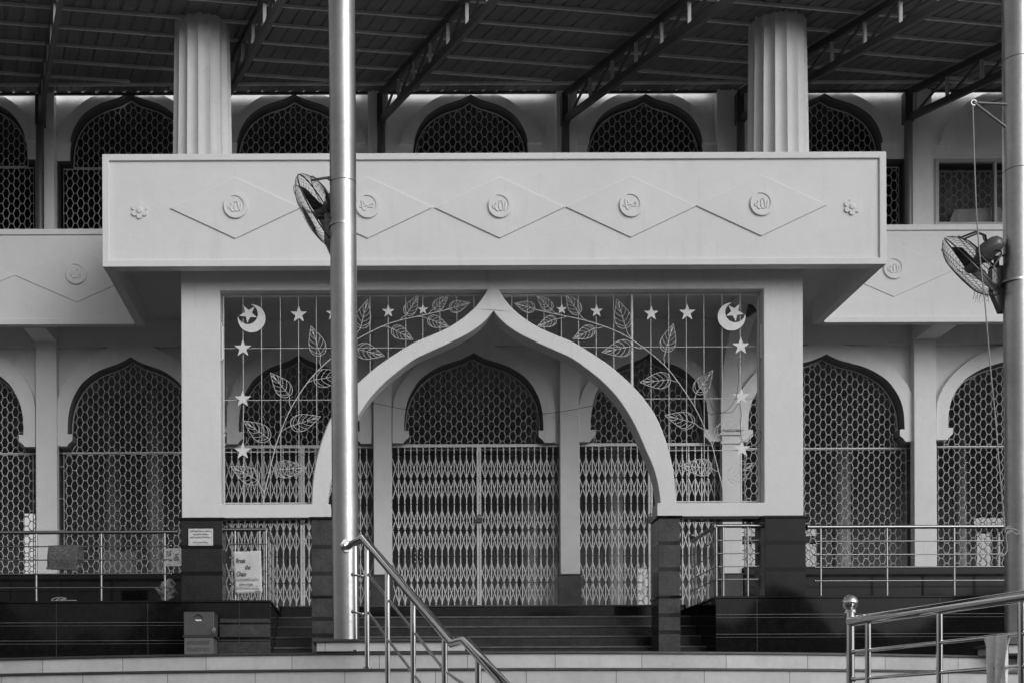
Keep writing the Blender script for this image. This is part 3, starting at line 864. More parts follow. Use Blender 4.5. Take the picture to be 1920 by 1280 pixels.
def screen(side):
    hole = PG['hr'] if side > 0 else PG['hl']
    q = MB(); y = DSC; r = .005
    zt, zb = P(925, 553, y).z, P(925, 941, y).z
    if side < 0:
        xs = [456,490.5,526,560,593.5,628,661,694,728,761,793,825,857,889]; xf = 419.5
    else:
        xs = [960,989,1020.5,1052.8,1085,1118,1151,1185,1220.5,1254,1287,1320,1354,1388]; xf = 1422
    xfr = sp(xf, 740)[0]
    def cut(x):   # lowest z at which the bar is free of the arch band
        best = zb
        for (xa, za), (xb, zc) in zip(hole, hole[1:] + hole[:1]):
            if min(xa, xb) <= x <= max(xa, xb) and abs(xa - xb) > 1e-6:
                z = za + (zc - za)*(x - xa)/(xb - xa)
                if zb + .02 < z < zt - .0: best = max(best, z - .03)
        return best
    for i, px in enumerate(xs):
        x = sp(px, 700)[0]; top = zt + (.06 if i % 3 == 0 else 0)
        rr = .018 if (side > 0 and abs(px - 1185) < 1) else r
        q.tube([(x, y, cut(x)), (x, y, top)], rr, 6)
    q.tube([(xfr, y - .001, zb - .02), (xfr, y - .001, zt)], .010, 6)
    # horizontals
    for py, rr in ((553,.011),(651,.005),(748,.005),(845,.005),(941,.010)):
        z = P(925, py, y).z
        far = None
        for (xa, za), (xb, zc) in zip(hole, hole[1:] + hole[:1]):
            if min(za, zc) <= z <= max(za, zc) and abs(za - zc) > 1e-6:
                x = xa + (xb - xa)*(z - za)/(zc - za)
                if far is None or abs(x - xfr) > abs(far - xfr): far = x
        if far is None: far = sp(922 if side < 0 else 940, py)[0]
        q.tube([(xfr - .02*(1 if side < 0 else -1), y + .008, z), (far, y + .008, z)], rr, 6)
    ob = q.build('ornamental_screen', M['screen'], B)
    # rim bar following the arch
    e = [p for p in hole if (sp(440, 0)[0] < p[0] < sp(1405, 0)[0])]
    rim = MB(); pts = [p for p in (PG['outer'] if side > 0 else [(2*PG['cx'] - x, z) for x, z in PG['outer']])][6:]
    rim.tube([(x + .012*side, y - .01, z + .02) for x, z in pts], .007, 6); rim.build('rim_bar', M['screen'], ob)
    if side < 0:
        stars = [(455.8,654,16.8),(455.5,748.5,16.5),(455.5,846,16.8),(560.5,591,16.5),(625,589,14.5),(728,585,12.8),(793,581.5,10.6)]
        cres = (472.2,598.4,26,465,590.4,18.8,1); st = (465.9,589.8,17.6,pi + .10)
        stem = [(493.8,941),(496.4,922),(504.4,888),(515,844),(525.5,812),(545.5,766),(575,719.5),(601.4,690),(636,660),(673.6,634.5),(716.6,612.7),(749.4,601.7),(780.6,594.7),(812,587.7),(843,580.6)]
        leaves = [((485.4,901),(432.7,874.5),(496.4,924)),((516,881),(575.5,877),(504.4,888)),((505,823),(456.5,789),(514.5,843)),((546,799),(601.5,781),(525.5,812)),
                  ((543,742),(507,699),(545,764)),((588.7,713),(650,702),(575,719.5)),((601,667),(583,612),(602,690)),((676,616),(689,562.7),(664,640)),
                  ((762,591.6),(784.5,555),(749.4,601.7)),((813.4,580.6),(841,555),(804,589)),((843,580),(881.4,568.4),(835,582)),((802.5,598.6),(841.6,613.5),(780.6,594.7)),
                  ((735,617),(774.7,637.7),(716.6,612.7)),((668,655),(721,668),(640,657))]
    else:
        stars = [(1388,650,17),(1389,744,16.5),(1390,842,16.8),(1287.6,587.5,16.3),(1220.4,589,14.5),(1118,584.5,12.6),(1052.6,581,10.6)]
        cres = (1370.7,595,26,1377.5,587,18.8,-1); st = (1376.4,586.8,17.6,pi - .10)
        stem = [(1356,938),(1354,913.5),(1346.6,885),(1335,837.6),(1322.3,807),(1302,763.8),(1270.7,716.4),(1249.6,690),(1232,673.6),(1208,654),(1184.5,637.7),(1160,624),(1132,612.7),(1099.4,602.5),(1061.9,594),(1032,588),(1002.5,581)]
        leaves = [((1365.6,897.7),(1416,867.6),(1354,913.5)),((1334,877.7),(1275,873.5),(1346.6,884.4)),((1342.4,818.6),(1388.8,784.5),(1335,835.5)),((1301,793),(1245.4,778.6),(1321.3,806)),
                  ((1304.4,737.4),(1336,694.6),(1302.3,761.7)),((1256,712),(1199.4,717.4),(1270.7,716.4)),((1246.8,659.5),(1262,608),(1245.4,685)),((1172.8,616),(1156,561),(1184.5,637)),
                  ((1085,589),(1060,551.7),(1099.4,602)),((1033.7,582),(1005.6,554.8),(1047.8,590.8)),((1001.7,580),(964,569.7),(1010,582.5)),((1042,598.6),(1007,612.7),(1061.9,594)),
                  ((1113.4,616.6),(1073.6,636),(1132,612.7)),((1184.5,650),(1128,661),(1208,654))]
    s = DSC / F; ys = DSC - .028
    for (cx, cy, R) in stars:
        m_ = MB(); m_.plate([star_poly(sp(cx, cy), R*s)], ys, ys + .005); m_.build('star', M['star'], ob)
    cx, cy, R, ix, iy, ri, sg = cres
    c0, c1 = Vector(sp(cx, cy)), Vector(sp(ix, iy)); R *= s; ri *= s
    # crescent outline between the two circle intersections
    dv = c1 - c0; dd = dv.length; aa = (R*R - ri*ri + dd*dd)/(2*dd); hh = sqrt(max(1e-9, R*R - aa*aa)); u = dv/dd; w = Vector((-u.y, u.x))
    pA, pB = c0 + u*aa + w*hh, c0 + u*aa - w*hh
    a0 = math.atan2((pA-c0).y, (pA-c0).x); a1 = math.atan2((pB-c0).y, (pB-c0).x)
    while a1 < a0: a1 += 2*pi
    o1 = [(c0.x + R*cos(a0 + (a1-a0)*i/40), c0.y + R*sin(a0 + (a1-a0)*i/40)) for i in range(41)]
    b0 = math.atan2((pB-c1).y, (pB-c1).x); b1 = math.atan2((pA-c1).y, (pA-c1).x)
    while b1 > b0: b1 -= 2*pi
    o2 = [(c1.x + ri*cos(b0 + (b1-b0)*i/40), c1.y + ri*sin(b0 + (b1-b0)*i/40)) for i in range(1, 40)]
    m_ = MB(); m_.plate([o1 + o2], ys, ys + .005); m_.build('crescent', M['star'], ob)
    m_ = MB(); m_.plate([star_poly(sp(st[0], st[1]), st[2]*s, st[3])], ys - .001, ys + .004); m_.build('star', M['star'], ob)
    m_ = MB(); sc_ = catmull([sp(*p) for p in stem], 4); m_.tube([(x, DSC - .02, z) for x, z in sc_], .0065, 6)
    m_.build('vine_stem', M['screen'], ob)
    for b_, t_, a_ in leaves:
        m_ = MB(); leaf(m_, sp(*b_), sp(*t_), sp(*a_)); m_.build('leaf', M['screen'], ob)
screen(-1); screen(1)

# ---- plinths, stairs
def banded_block(x0, x1, y0, y1, z0, z1, bands, name='granite_plinth'):
    q = MB(); q.box(x0, x1, y0, y1, z0, z1 - .03); ob = q.build(name, M['granite'], B, bevel=.004)
    c = MB(); c.box(x0 - .02, x1 + .02, y0 - .02, y1, z1 - .029, z1); c.build('coping', M['granite'], ob, bevel=.004)
    for z in bands:
        for za, zb_ in ((z - .004, z + .002), (z - .045, z - .041)):
            MB().box(x0 + .001, x1 - .001, y0 - .006, y0 - .001, za, zb_).build('joint_line', M['granite_band2'], ob)
    xj = x0 + .55
    while xj < x1 - .3:
        MB().box(xj - .0015, xj + .0015, y0 - .0012, y0 - .0002, z0, z1 - .03).build('joint_line', M['granite_band2'], ob); xj += 1.22
    return ob
M['granite_band2'] = mat('polished_edge_granite', .11, .2, var=.3, vscale=4)
z = lambda py, px: P(px, py, DPL).z
banded_block(WX0, XCL, DPL, 18.93, POD, ZPL_L, (z(1166,200), z(1200,200)))
banded_block(XCR, WX1, DPL, 18.93, POD, ZPL_R, (z(1150,1600), z(1187,1600)))
# thin lighter speckled patches on the left plinth beside the stairs
for (a, b, c, d) in ((413,507,1159,1166),(412,507,1170,1193),(404,507,1202,1240)):
    MB().box(X(a,DPL,1180), X(b,DPL,1180), DPL - .009, DPL - .0065, P(450,d,DPL).z, P(450,c,DPL).z).build('speckled_patch', M['granite_pier'], B)
# floor behind the stairs
q = MB(); q.box(XCL + .002, XCR - .002, 17.87, 19.6, POD, FLOOR - .004); q.build('veranda_floor', M['granite'], B)
tr = .28; risers = 8
for k in range(7):
    zt = FLOOR - .166 * (k + 1); y1 = 17.87 - tr*k; y0 = y1 - tr
    q = MB(); q.box(XCL + .003, XCR - .003, y0 + .02, 17.869, zt - .166 if k < 6 else POD, zt - .026)
    st = q.build('entrance_step', M['granite_step'] if 'granite_step' in M else M['granite_pier3'] if 'granite_pier3' in M else M['granite'], B)
    q = MB(); q.box(XCL + .004, XCR - .004, y0, y1 - .001 if k else 17.868, zt - .0255, zt)
    q.build('nosing', M['granite_nose'] if 'granite_nose' in M else M['granite_pier'], st, bevel=.006)
# floor edge nosing
q = MB(); q.box(XCL + .004, XCR - .004, 17.845, 18.4, FLOOR - .0035, FLOOR + .0225); q.build('floor_nosing', M['granite_pier'], B, bevel=.005)

# ---- interior halls
def room(x0, x1, y0, y1, z0, z1, windows, m, name):
    q = MB(); q.plate([rectp(x0, x1, z0, z1)] + windows, y1, y1 + .25); q.build(name + '_back_wall', m, B)
    q = MB(); q.box(x0 - .2, x0 - .001, y0, y1 + .25, z0, z1); q.box(x1 + .001, x1 + .2, y0, y1 + .25, z0, z1); q.build(name + '_side_wall', m, B)
    q = MB(); q.box(x0 - .2, x1 + .2, y0 + .001, y1 + .25, z1 + .001, z1 + .2); q.build(name + '_ceiling', m, B)
    q = MB(); q.box(x0 - .2, x1 + .2, y0 + .25 if z0 < EZ + 3 else y0, y1 + .25, z0 - .2, z0 - .001); q.build(name + '_floor', M['granite_pier'], B)
DH = 27.0
def wr(a, b, c, d): return rectp(X(a, DH, 1000), X(b, DH, 1000), P((a+b)/2, d, DH).z, P((a+b)/2, c, DH).z)
win = [wr(1386,1538,986,1004), wr(1386,1538,1016,1064), wr(1826,1900,966,986), wr(1832,1868,996,1066), wr(1872,1886,996,1066),
       wr(1196,1232,1062,1140), wr(40,66,958,1076), wr(560,600,1010,1030)][:7]
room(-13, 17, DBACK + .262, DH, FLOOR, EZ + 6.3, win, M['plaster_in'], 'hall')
for w in win:
    hexgrille('window_grille', [w], DH + .1, parent=B, m=M['truss'], r=.008, pitch=.12, h=.2)
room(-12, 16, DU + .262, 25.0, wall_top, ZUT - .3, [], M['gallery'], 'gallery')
# inner pillars
for px, D, r_ in ((215, 23, .16), (292, 22, .14), (1577, 22.5, .17), (640, 23, .2), (990, 24, .2), (1150, 23, .18), (1800, 23.5, .12), (-60, 22, .2)):
    x = X(px, D, 1000); q = MB(); q.tube([(x, D, FLOOR), (x, D, EZ + 6.29)], r_, 20); q.build('inner_pillar', M['plaster_in'], B, smooth=40)

# transverse arches from the portal legs back to the pilasters, with moulded capitals
for xa, xb in ((5.44, 5.74), (-2.53, -2.27)):
    y0, y1 = DPORT + .302, DPIL - .002; zs = P(1372, 806, DPIL).z; zt = ZCEIL - .004
    ym = (y0 + y1)/2; hw = (y1 - y0)/2 - .06; ap = zt - .12
    arc_ = catmull([(u, v) for u, v in ARCH_U], 4)
    loop = [(y0, zs), (y0, zt), (y1, zt), (y1, zs)] + [(ym + u*hw, ap - v*(ap - zs)) for u, v in arc_][::-1] + [(ym - u*hw, ap - v*(ap - zs)) for u, v in arc_][1:]
    m_ = MB(); m_.plate([loop], 0, 1)
    m_.v = [(xa + (xb - xa)*b, a, c) for a, b, c in m_.v]
    m_.f = [f[::-1] for f in m_.f]
    m_.build('transverse_arch', M['plaster_back'], B)
for pa, pb_ in ((1352,1391),(385,422)):
    x0, x1 = X(pa, DPIL, 810), X(pb_, DPIL, 810)
    m_ = MB()
    for k, yy in enumerate((800, 813, 829)):
        zc = P(1372, yy, DPIL).z; e = (.03, .02, .012)[k]
        m_.box(x0 - e, x1 + e, DPIL - e - .01, DPIL - .003, zc - .022 - (.04 if k == 0 else 0), zc + .022)
    m_.build('capital', M['plaster_back'], B, bevel=.006)

# ================================================================== CANOPY ROOF
CN = thing('canopy', 'dark corrugated metal canopy on skewed steel trusses, above the balcony and its fluted columns', 'canopy', (1.6, 16.5, EZ + 9.6))
YE, YN = 19.13, 15.65; SK = .33
q = MB(); rp = .215; prof = []
x = -11.5
while x < 15.0:
    prof += [(x, 0), (x + .150, 0), (x + .165, .020), (x + .195, .020), (x + .2099, 0)]; x += rp
for y in (YE, YN):
    for px_, dz in prof: q.v.append((px_ + SK*(YE - y), y, roofz(y) + dz))
n = len(prof)
for i in range(n - 1): q.f.append((i, i+1, n+i+1, n+i))
rs = q.build('roofing_sheet', M['roof'], CN)
sm_ = rs.modifiers.new('solid', 'SOLIDIFY'); sm_.thickness = .002; sm_.offset = 1
# overlap laps every third sheet
posts_px = (75, 401, 716, 1062, 1391, 1706)
PX0 = [X(p, 18.9, 240) for p in posts_px]; PX0 = [PX0[0] - 2.7] + PX0 + [PX0[-1] + 2.7]
def tp(x0, s, dz): return Vector((x0 + SK*s, 18.9 - s, roofz(18.9 - s) + dz))
k = -10
while k < 16:
    y_at = lambda x: 17.85 + .19*(x + 4.4) - .6*k
    xs = [x for x in [-12 + .1*i for i in range(290)] if YN + .05 < y_at(x) < 18.62]
    if len(xs) > 3:
        a, b = xs[0], xs[-1]
        q = MB(); q.bar((a, y_at(a), roofz(y_at(a)) - .022), (b, y_at(b), roofz(y_at(b)) - .022), .022, .040, up=(0,0,1))
        q.build('purlin', M['purlin'], CN)
    k += 1
q = MB(); q.bar((-11, 18.72, roofz(18.72) - .022), (15, 18.72, roofz(18.72) - .022), .036, .036); q.build('purlin', M['purlin'], CN)
q = MB(); q.bar((-11, YE - .02, roofz(YE) - .020), (15, YE - .02, roofz(YE) - .020), .04, .03); q.build('eave_strip', M['truss'], CN)
for x0 in PX0:
    q = MB(); L = 4.7
    q.bar(tp(x0, -.05, -.11), tp(x0, L, -.11), .06, .10)
    q.bar(tp(x0, 0, -.50), tp(x0, L, -.50), .06, .10)
    tr_ = q.build('truss', M['truss'], CN)
    s = .10; st = .62; i = 0
    while s < L:
        MB().bar(tp(x0, s, -.15) + Vector((0,.0,0)), tp(x0, s, -.47), .042, .042, up=(0,1,0)).build('strut', M['strut'], tr_)
        if s + st < L: MB().bar(tp(x0, s + .05, -.46), tp(x0, s + st - .04, -.16), .030, .030).build('diagonal', M['truss'], tr_)
        s += st; i += 1
    q = MB(); zt = roofz(18.9) - .56
    q.tube([(x0 - .01, 18.93, EZ + 5.9 if False else wall_top - .3), (x0 - .01, 18.93, zt)], .062, 16)
    q.build('post', M['pipe_light'] if x0 > 8 else M['pipe'], CN, smooth=40)
    q = MB(); q.box(x0 - .075, x0 + .06, 18.885, 19.03, zt + .001, zt + .46); q.build('post_bracket', M['truss'], CN, bevel=.006)

# ================================================================== POLES
def pole(label, base, top, D, rbase, ring_y):
    b = P(*base, D); t_ = P(*top, D); zb = POD + .10
    o = thing('steel_pole', label, 'pole', (b.x, b.y, POD), 'brushed steel poles on the forecourt')
    q = MB(); q.tube([(b.x, D, zb), (t_.x, D, t_.z)], rbase, 48); q.build('shaft', M['pole'], o, smooth=40)
    q = MB()
    for y in ring_y:
        c = b.lerp(Vector((t_.x, D, t_.z)), (base[1] - y) / (base[1] - top[1]))
        q.tube([(c.x, D, c.z - .003), (c.x, D, c.z + .003)], rbase + .0012, 48)
    q.build('joint_ring', M['truss'], o, smooth=40)
    q = MB(); q.box(b.x - .23, b.x + .95, D - .26, D + .26, POD + .004, zb - .022); bb = q.build('base_block', M['stone_riser'], o, bevel=.004)
    q = MB(); q.box(b.x - .26, b.x + .97, D - .29, D + .28, zb - .0215, zb); q.build('block_slab', M['granite_tread'], bb, bevel=.003)
    q = MB(); q.tube([(b.x, D, zb + .0005), (b.x, D, zb + .012)], rbase + .02, 36); q.build('base_flange', M['pole'], o, smooth=40)
    return o, b
PL, pb = pole('tall brushed steel pole left of the portal arch, with the stair rail joined to it', (649, 1201), (639.0, -260), 10.0, .108, (345,))
PR, pb2 = pole('tall brushed steel pole at the right edge with a rope tied to it', (1912, 1221), (1905, -260), 10.5, .115, (115, 322))

# ================================================================== RAILINGS
def ball(mb, p, r): mb.sphere(p, r)
# left foreground stair rail
RL = thing('stair_railing', 'polished steel stair railing sloping down from the left pole towards the viewer', 'railing', (P(733,1280,9).x, 9.0, 1.6))
DD = {'a': 9.98, 'p1': 9.78, 'p2': 9.6, 'p3': 9.0, 'p4': 8.4, 'p5': 7.85, 'p6': 7.2}
rp_ = [P(652,1023,9.9), P(681,1007,9.62), P(733,1068,9.05), P(781,1127,8.4), P(848,1207,7.75), P(870,1198,7.55), P(904,1238,7.2), P(953,1292,6.8), P(1010,1352,6.4)]
rp_ = [P(652,1023,9.86), P(681,1008,9.62), P(849,1206,7.72), P(872,1200,7.50), P(1012,1356,6.4)]
q = MB(); q.tube(rp_, .030, 20); hr_ = q.build('handrail', M['steel'], RL, smooth=50)
q = MB(); c = P(650,1022,9.88); q.tube([c + Vector((-.01,-.0,0)), c + Vector((-.001,-.012,0))], .052, 20); q.build('wall_flange', M['steel'], RL, smooth=40)
def rail_z(px, seg):   # point on handrail at photo x
    a, b = seg; 
    return a, b
def on_rail(t, i): return rp_[i].lerp(rp_[i+1], t)
postsL = [(P(665.5,1016,9.77), POD + .004), (on_rail(.05, 1), POD - .146)]
for t_ in (.315, .61, .925): postsL.append((on_rail(t_, 1), None))
postsL += [(on_rail(.20, 3), None), (on_rail(.62, 3), None)]
prevp = None
for p_, zb in postsL:
    if zb is None:
        rr = sqrt((p_.x - XC)**2 + (p_.y - YC)**2); k = max(0, math.ceil((rr - RC)/.3 - 1e-6)); zb = POD - .15*k if rr < RC + 1.5 else (LANDZ if rr < RC + 2.7 else LANDZ - .15*math.ceil((rr - RC - 2.7)/.3))
    q = MB(); q.tube([(p_.x, p_.y, zb), (p_.x, p_.y, p_.z - .02)], .0195, 14)
    q.tube([(p_.x, p_.y, zb + .0005), (p_.x, p_.y, zb + .012)], .035, 14)
    q.build('post', M['steel'], RL, smooth=50)
pts_ = [p for p, _ in postsL]
for dz in (.235, .53):
    q = MB(); a, b = pts_[0], pts_[1]
    q.tube([(a.x - .02, a.y, a.z - dz - .02), (b.x - .025, b.y + .01, b.z - dz - .03)], .009, 8)
    ball(q, (b.x - .035, b.y + .015, b.z - dz - .025), .016); ball(q, (a.x - .02, a.y, a.z - dz - .02), .015)
    for a, b in zip(pts_[1:5], pts_[2:6]):
        d = b - a
        q.tube([a + d*.07 + Vector((0,0,-dz)), a + d*.93 + Vector((0,0,-dz))], .0105, 10)
    q.build('mid_rail', M['steel'], RL, smooth=50)

# right foreground rail
RR = thing('stair_railing', 'polished steel railing with a ball-topped post in the lower right foreground', 'railing', (P(1600,1280,8.1).x, 8.1, 1.6))
DA, DBb = 8.15, 6.75
a = P(1594,1164,DA); b = P(1921,1128,DBb)
b = Vector((b.x, b.y, a.z + .0)); e = a.lerp(b, 1.35)
q = MB(); q.tube([a, e], .034, 20); q.build('handrail', M['steel'], RR, smooth=50)
q = MB(); zf0 = lambda p: (POD - .15*max(0, math.ceil((sqrt((p.x-XC)**2+(p.y-YC)**2) - RC)/.3)) if sqrt((p.x-XC)**2+(p.y-YC)**2) < RC+1.5 else (LANDZ if sqrt((p.x-XC)**2+(p.y-YC)**2) < RC+2.7 else max(0, LANDZ - .15*math.ceil((sqrt((p.x-XC)**2+(p.y-YC)**2) - RC - 2.7)/.3))))
q.tube([(a.x, a.y, zf0(a)), (a.x, a.y, a.z + .06)], .027, 18); q.tube([(a.x, a.y, a.z + .06), (a.x, a.y, a.z + .075)], .038, 18)
q.build('newel_post', M['steel'], RR, smooth=50)
q = MB(); ball(q, (a.x, a.y, a.z + .125), .052); q.build('ball_finial', M['steel'], RR, smooth=60)
d = e - a
for px in (1628, 1762, 1916):
    # parameter along the rail for a given photo x
    lo, hi = 0, 1
    f = lambda t: VX + (a + d*t).x * F / (a + d*t).y
    for _ in range(30):
        md = (lo + hi)/2
        if f(md) < px: lo = md
        else: hi = md
    p_ = a + d*lo
    q = MB(); q.tube([(p_.x, p_.y, zf0(p_)), (p_.x, p_.y, p_.z - .03)], .019, 14); q.tube([(p_.x, p_.y, zf0(p_)+.0005), (p_.x, p_.y, zf0(p_) + .012)], .035, 14)
    q.build('post', M['steel'], RR, smooth=50)
for dz in (.205, .385, .60, .80):
    q = MB(); q.tube([a + d*.02 + Vector((0,0,-dz)), e + Vector((0,0,-dz))], .0125, 10); ball(q, a + d*.02 + Vector((0,0,-dz)), .018)
    q.build('mid_rail', M['steel'], RR, smooth=50)
RR_a, RR_d = a, d

# veranda railings on the plinths
def veranda(label, x0, x1, D, ztop, zbase, bars, posts, flange=None, grp='veranda railings', ret=None, balls=()):
    o = thing('veranda_railing', label, 'railing', ((x0+x1)/2, D, zbase), grp)
    q = MB(); q.tube([(x0, D, ztop), (x1, D, ztop)], .025, 14)
    if flange: q.tube([(flange, D, ztop), (flange + (.012 if flange == x0 else -.012), D, ztop)], .042, 16)
    if ret:
        xr_, y0_, y1_, rposts = ret
        q.tube([(xr_, D, ztop), (xr_, y1_, ztop)], .025, 14)
    q.build('top_rail', M['dull'], o, smooth=50)
    for x in posts:
        q = MB(); q.tube([(x, D, zbase), (x, D, ztop - .02)], .016, 12); q.tube([(x, D, zbase + .0005), (x, D, zbase + .01)], .032, 12); q.build('post', M['dull'], o, smooth=50)
    if ret:
        for y in rposts:
            q = MB(); q.tube([(xr_, y, zbase), (xr_, y, ztop - .02)], .016, 12); q.tube([(xr_, y, zbase + .0005), (xr_, y, zbase + .01)], .03, 12); q.build('post', M['dull'], o, smooth=50)
    bx0, bx1 = bars[1]
    for z_ in bars[0]:
        q = MB(); q.tube([(bx0, D - .02, z_), (bx1, D - .02, z_)], .0080, 8)
        for bx in balls: ball(q, (bx, D - .02, z_), .017)
        if ret: q.tube([(xr_, D - .02, z_), (xr_, y1_, z_)], .0080, 8)
        q.build('bar', M['dull'], o, smooth=50)
    return o
DV = 16.52
zz = lambda py, px, D=DV: P(px, py, D).z
xx_ = lambda px, py=1050, D=DV: P(px, py, D).x
VL = veranda('long steel veranda railing left of the portal with a rug hung over it', xx_(-330), xx_(334), DV, zz(997,190), ZPL_L,
        ([zz(v,190) for v in (1023.7,1049,1075.5,1101)], (xx_(-330), xx_(321))), [xx_(v) for v in (-300,-178,-55,68,190,309)], flange=xx_(334), balls=(xx_(321),))
VR = veranda('long steel veranda railing right of the portal in front of the hexagon grilles', xx_(1513), xx_(2330), DV, zz(987,1663), ZPL_R,
        ([zz(v,1663) for v in (1014,1039,1062.6,1088)], (xx_(1527), xx_(2330))), [xx_(v) for v in (1538.6,1663,1789,1912,2035,2160)], flange=xx_(1513), balls=(xx_(1527),))
PLR = veranda('short steel railing left of the entrance stairs carrying the handwritten poster', xx_(419), xx_(499), DV, zz(992,460), ZPL_L,
        ([zz(v,460) for v in (1019.6,1044.8,1070,1095)], (xx_(431), xx_(499))), [xx_(v) for v in (440.7,487)], flange=xx_(419), balls=(xx_(431),),
        ret=(xx_(499), DV, 17.75, (DV, 16.95, 17.57, 17.75)))
PRR = veranda('short steel railing right of the entrance stairs with a ball-ended return', xx_(1343), xx_(1431), DV, zz(985,1390), ZPL_R,
        ([zz(v,1390) for v in (1012.5,1037,1061.4,1085.5)], (xx_(1343), xx_(1421))), [xx_(v) for v in (1356,1402)], flange=xx_(1431), balls=(xx_(1421),),
        ret=(xx_(1343), DV, 17.75, (DV, 16.95, 17.57, 17.75)))
q = MB(); ball(q, (xx_(1343), 17.75, zz(985,1390) + .07), .045); q.tube([(xx_(1343), 17.75, zz(985,1390)-.02), (xx_(1343), 17.75, zz(985,1390)+.03)], .016, 10); q.build('ball_finial', M['dull'], PRR, smooth=60)

# ================================================================== SIGNS
def notice():
    D = DP - .006
    x0, x1 = X(353.5,D,1005), X(399.5,D,1005); z0, z1 = P(376,1022,D).z, P(376,990.5,D).z
    q = MB(); q.box(x0, x1, D - .012, D, z0, z1)
    o = q.build('notice_sign', M['sign'], None, bevel=.002)
    tag(o, 'small white notice with lines of Malayalam print fixed to the left granite pier', 'sign')
    b = MB(); b.plate([rectp(x0+.016, x1-.016, z0+.016, z1-.016), rectp(x0+.0185, x1-.0185, z0+.0185, z1-.0185)], D - .0134, D - .0125)
    b.build('border_line', M['ink_light'], o)
    cx = (x0 + x1)/2; H = z1 - z0
    for body, fz, sz, sx in (('ഇന്ന് നമുക്ക് അകലം പാലിക്കാം', .80, .034, .80), ('നാളെ നമുക്ക് ഒരുമിക്കാം', .62, .034, .80), ('നല്ല നാളേക്കായി പ്രാർത്ഥിക്കാം...', .44, .034, .72), ('ദേവി ഉപദേശിക്കൂ...', .14, .034, .9)):
        t_ = text(body, sz, (cx, D - .0135, z0 + H*fz), M['ink'], o, sx=sx)
        w = t_.dimensions.x if t_.dimensions.x > 0 else (max(v.co.x for v in t_.data.vertices) - min(v.co.x for v in t_.data.vertices))
        lim = (x1 - x0) * (.84 if fz > .7 or .4 < fz < .5 else .64)
        xs = [v.co.x for v in t_.data.vertices]; wd = max(xs) - min(xs); mid = (max(xs) + min(xs))/2
        for v in t_.data.vertices: v.co.x = cx + (v.co.x - mid) * lim / wd
notice()
def poster():
    D = DV - .05
    tl, tr_, br, bl = P(437,1033,D), P(489.5,1031.5,D), P(491.5,1110,D), P(440.5,1112,D)
    q = MB(); nx, nz = 12, 16
    for j in range(nz + 1):
        for i in range(nx + 1):
            u, w = i/nx, j/nz
            p = tl.lerp(tr_, u).lerp(bl.lerp(br, u), w)
            p.y += .006*sin(u*5 + w*3) - .004*sin(w*7)
            q.v.append(tuple(p))
    m_ = (nx+1)*(nz+1)
    for j in range(nz):
        for i in range(nx):
            k = j*(nx+1) + i; q.f.append((k, k+nx+1, k+nx+2, k+1))
    o = q.build('poster', M['poster'], None, smooth=60)
    md = o.modifiers.new('t', 'SOLIDIFY'); md.thickness = .002
    tag(o, 'white handwritten poster tied to the short railing left of the stairs', 'poster')
    yy = D - .012
    for body, px, py, sz, m_, sx, al in (('Break', 452, 1054, .085, 'ink', .85, 'CENTER'), ('the', 465, 1066.5, .085, 'ink', .8, 'CENTER'), ('Chain', 453, 1079, .085, 'ink', .85, 'CENTER')):
        p = P(px, py, D); t_ = text(body, sz, (p.x, yy, p.z), M[m_], o, align=al, rot=radians(1.5), shear=.15, sx=sx, off=.0012)
        xs = [v.co.x for v in t_.data.vertices]; wd = max(xs) - min(xs); mid = (max(xs) + min(xs))/2
        for v in t_.data.vertices: v.co.x = p.x + (v.co.x - mid) * ({'Break': 18, 'the': 10, 'Chain': 18}[body]*D/F) / wd
    for body, px, py, wpx, sz, m_ in (('കൊറോണയ്ക്കെതിരെ', 464, 1088, 42, .055, 'ink_light'), ('കൈ കഴുകൂ', 462, 1096.5, 26, .045, 'ink'), ('മാസ്ക് ധരിക്കൂ അകലം', 465, 1104, 44, .04, 'ink_light'), ('പാലിക്കൂ', 483, 1108, 11, .024, 'ink')):
        p = P(px, py, D); t_ = text(body, sz, (p.x, yy, p.z), M[m_], o)
        xs = [v.co.x for v in t_.data.vertices]; wd = max(xs) - min(xs); mid = (max(xs) + min(xs))/2
        for v in t_.data.vertices: v.co.x = p.x + (v.co.x - mid) * (wpx*D/F) / wd
    l = MB(); l.bar(P(441,1099.5,D) + Vector((0,-.012,0)), P(490,1097.5,D) + Vector((0,-.012,0)), .0015, .0022, up=(0,0,1)); l.build('ruled_line', M['ink_light'], o)
    l = MB(); l.tube([P(461,1033,D), P(457,1027,D-.01), P(463,1022,D-.02), P(470,1026,D-.01), P(468,1033,D)], .0035, 6); l.build('string', M['wire'], o)
poster()

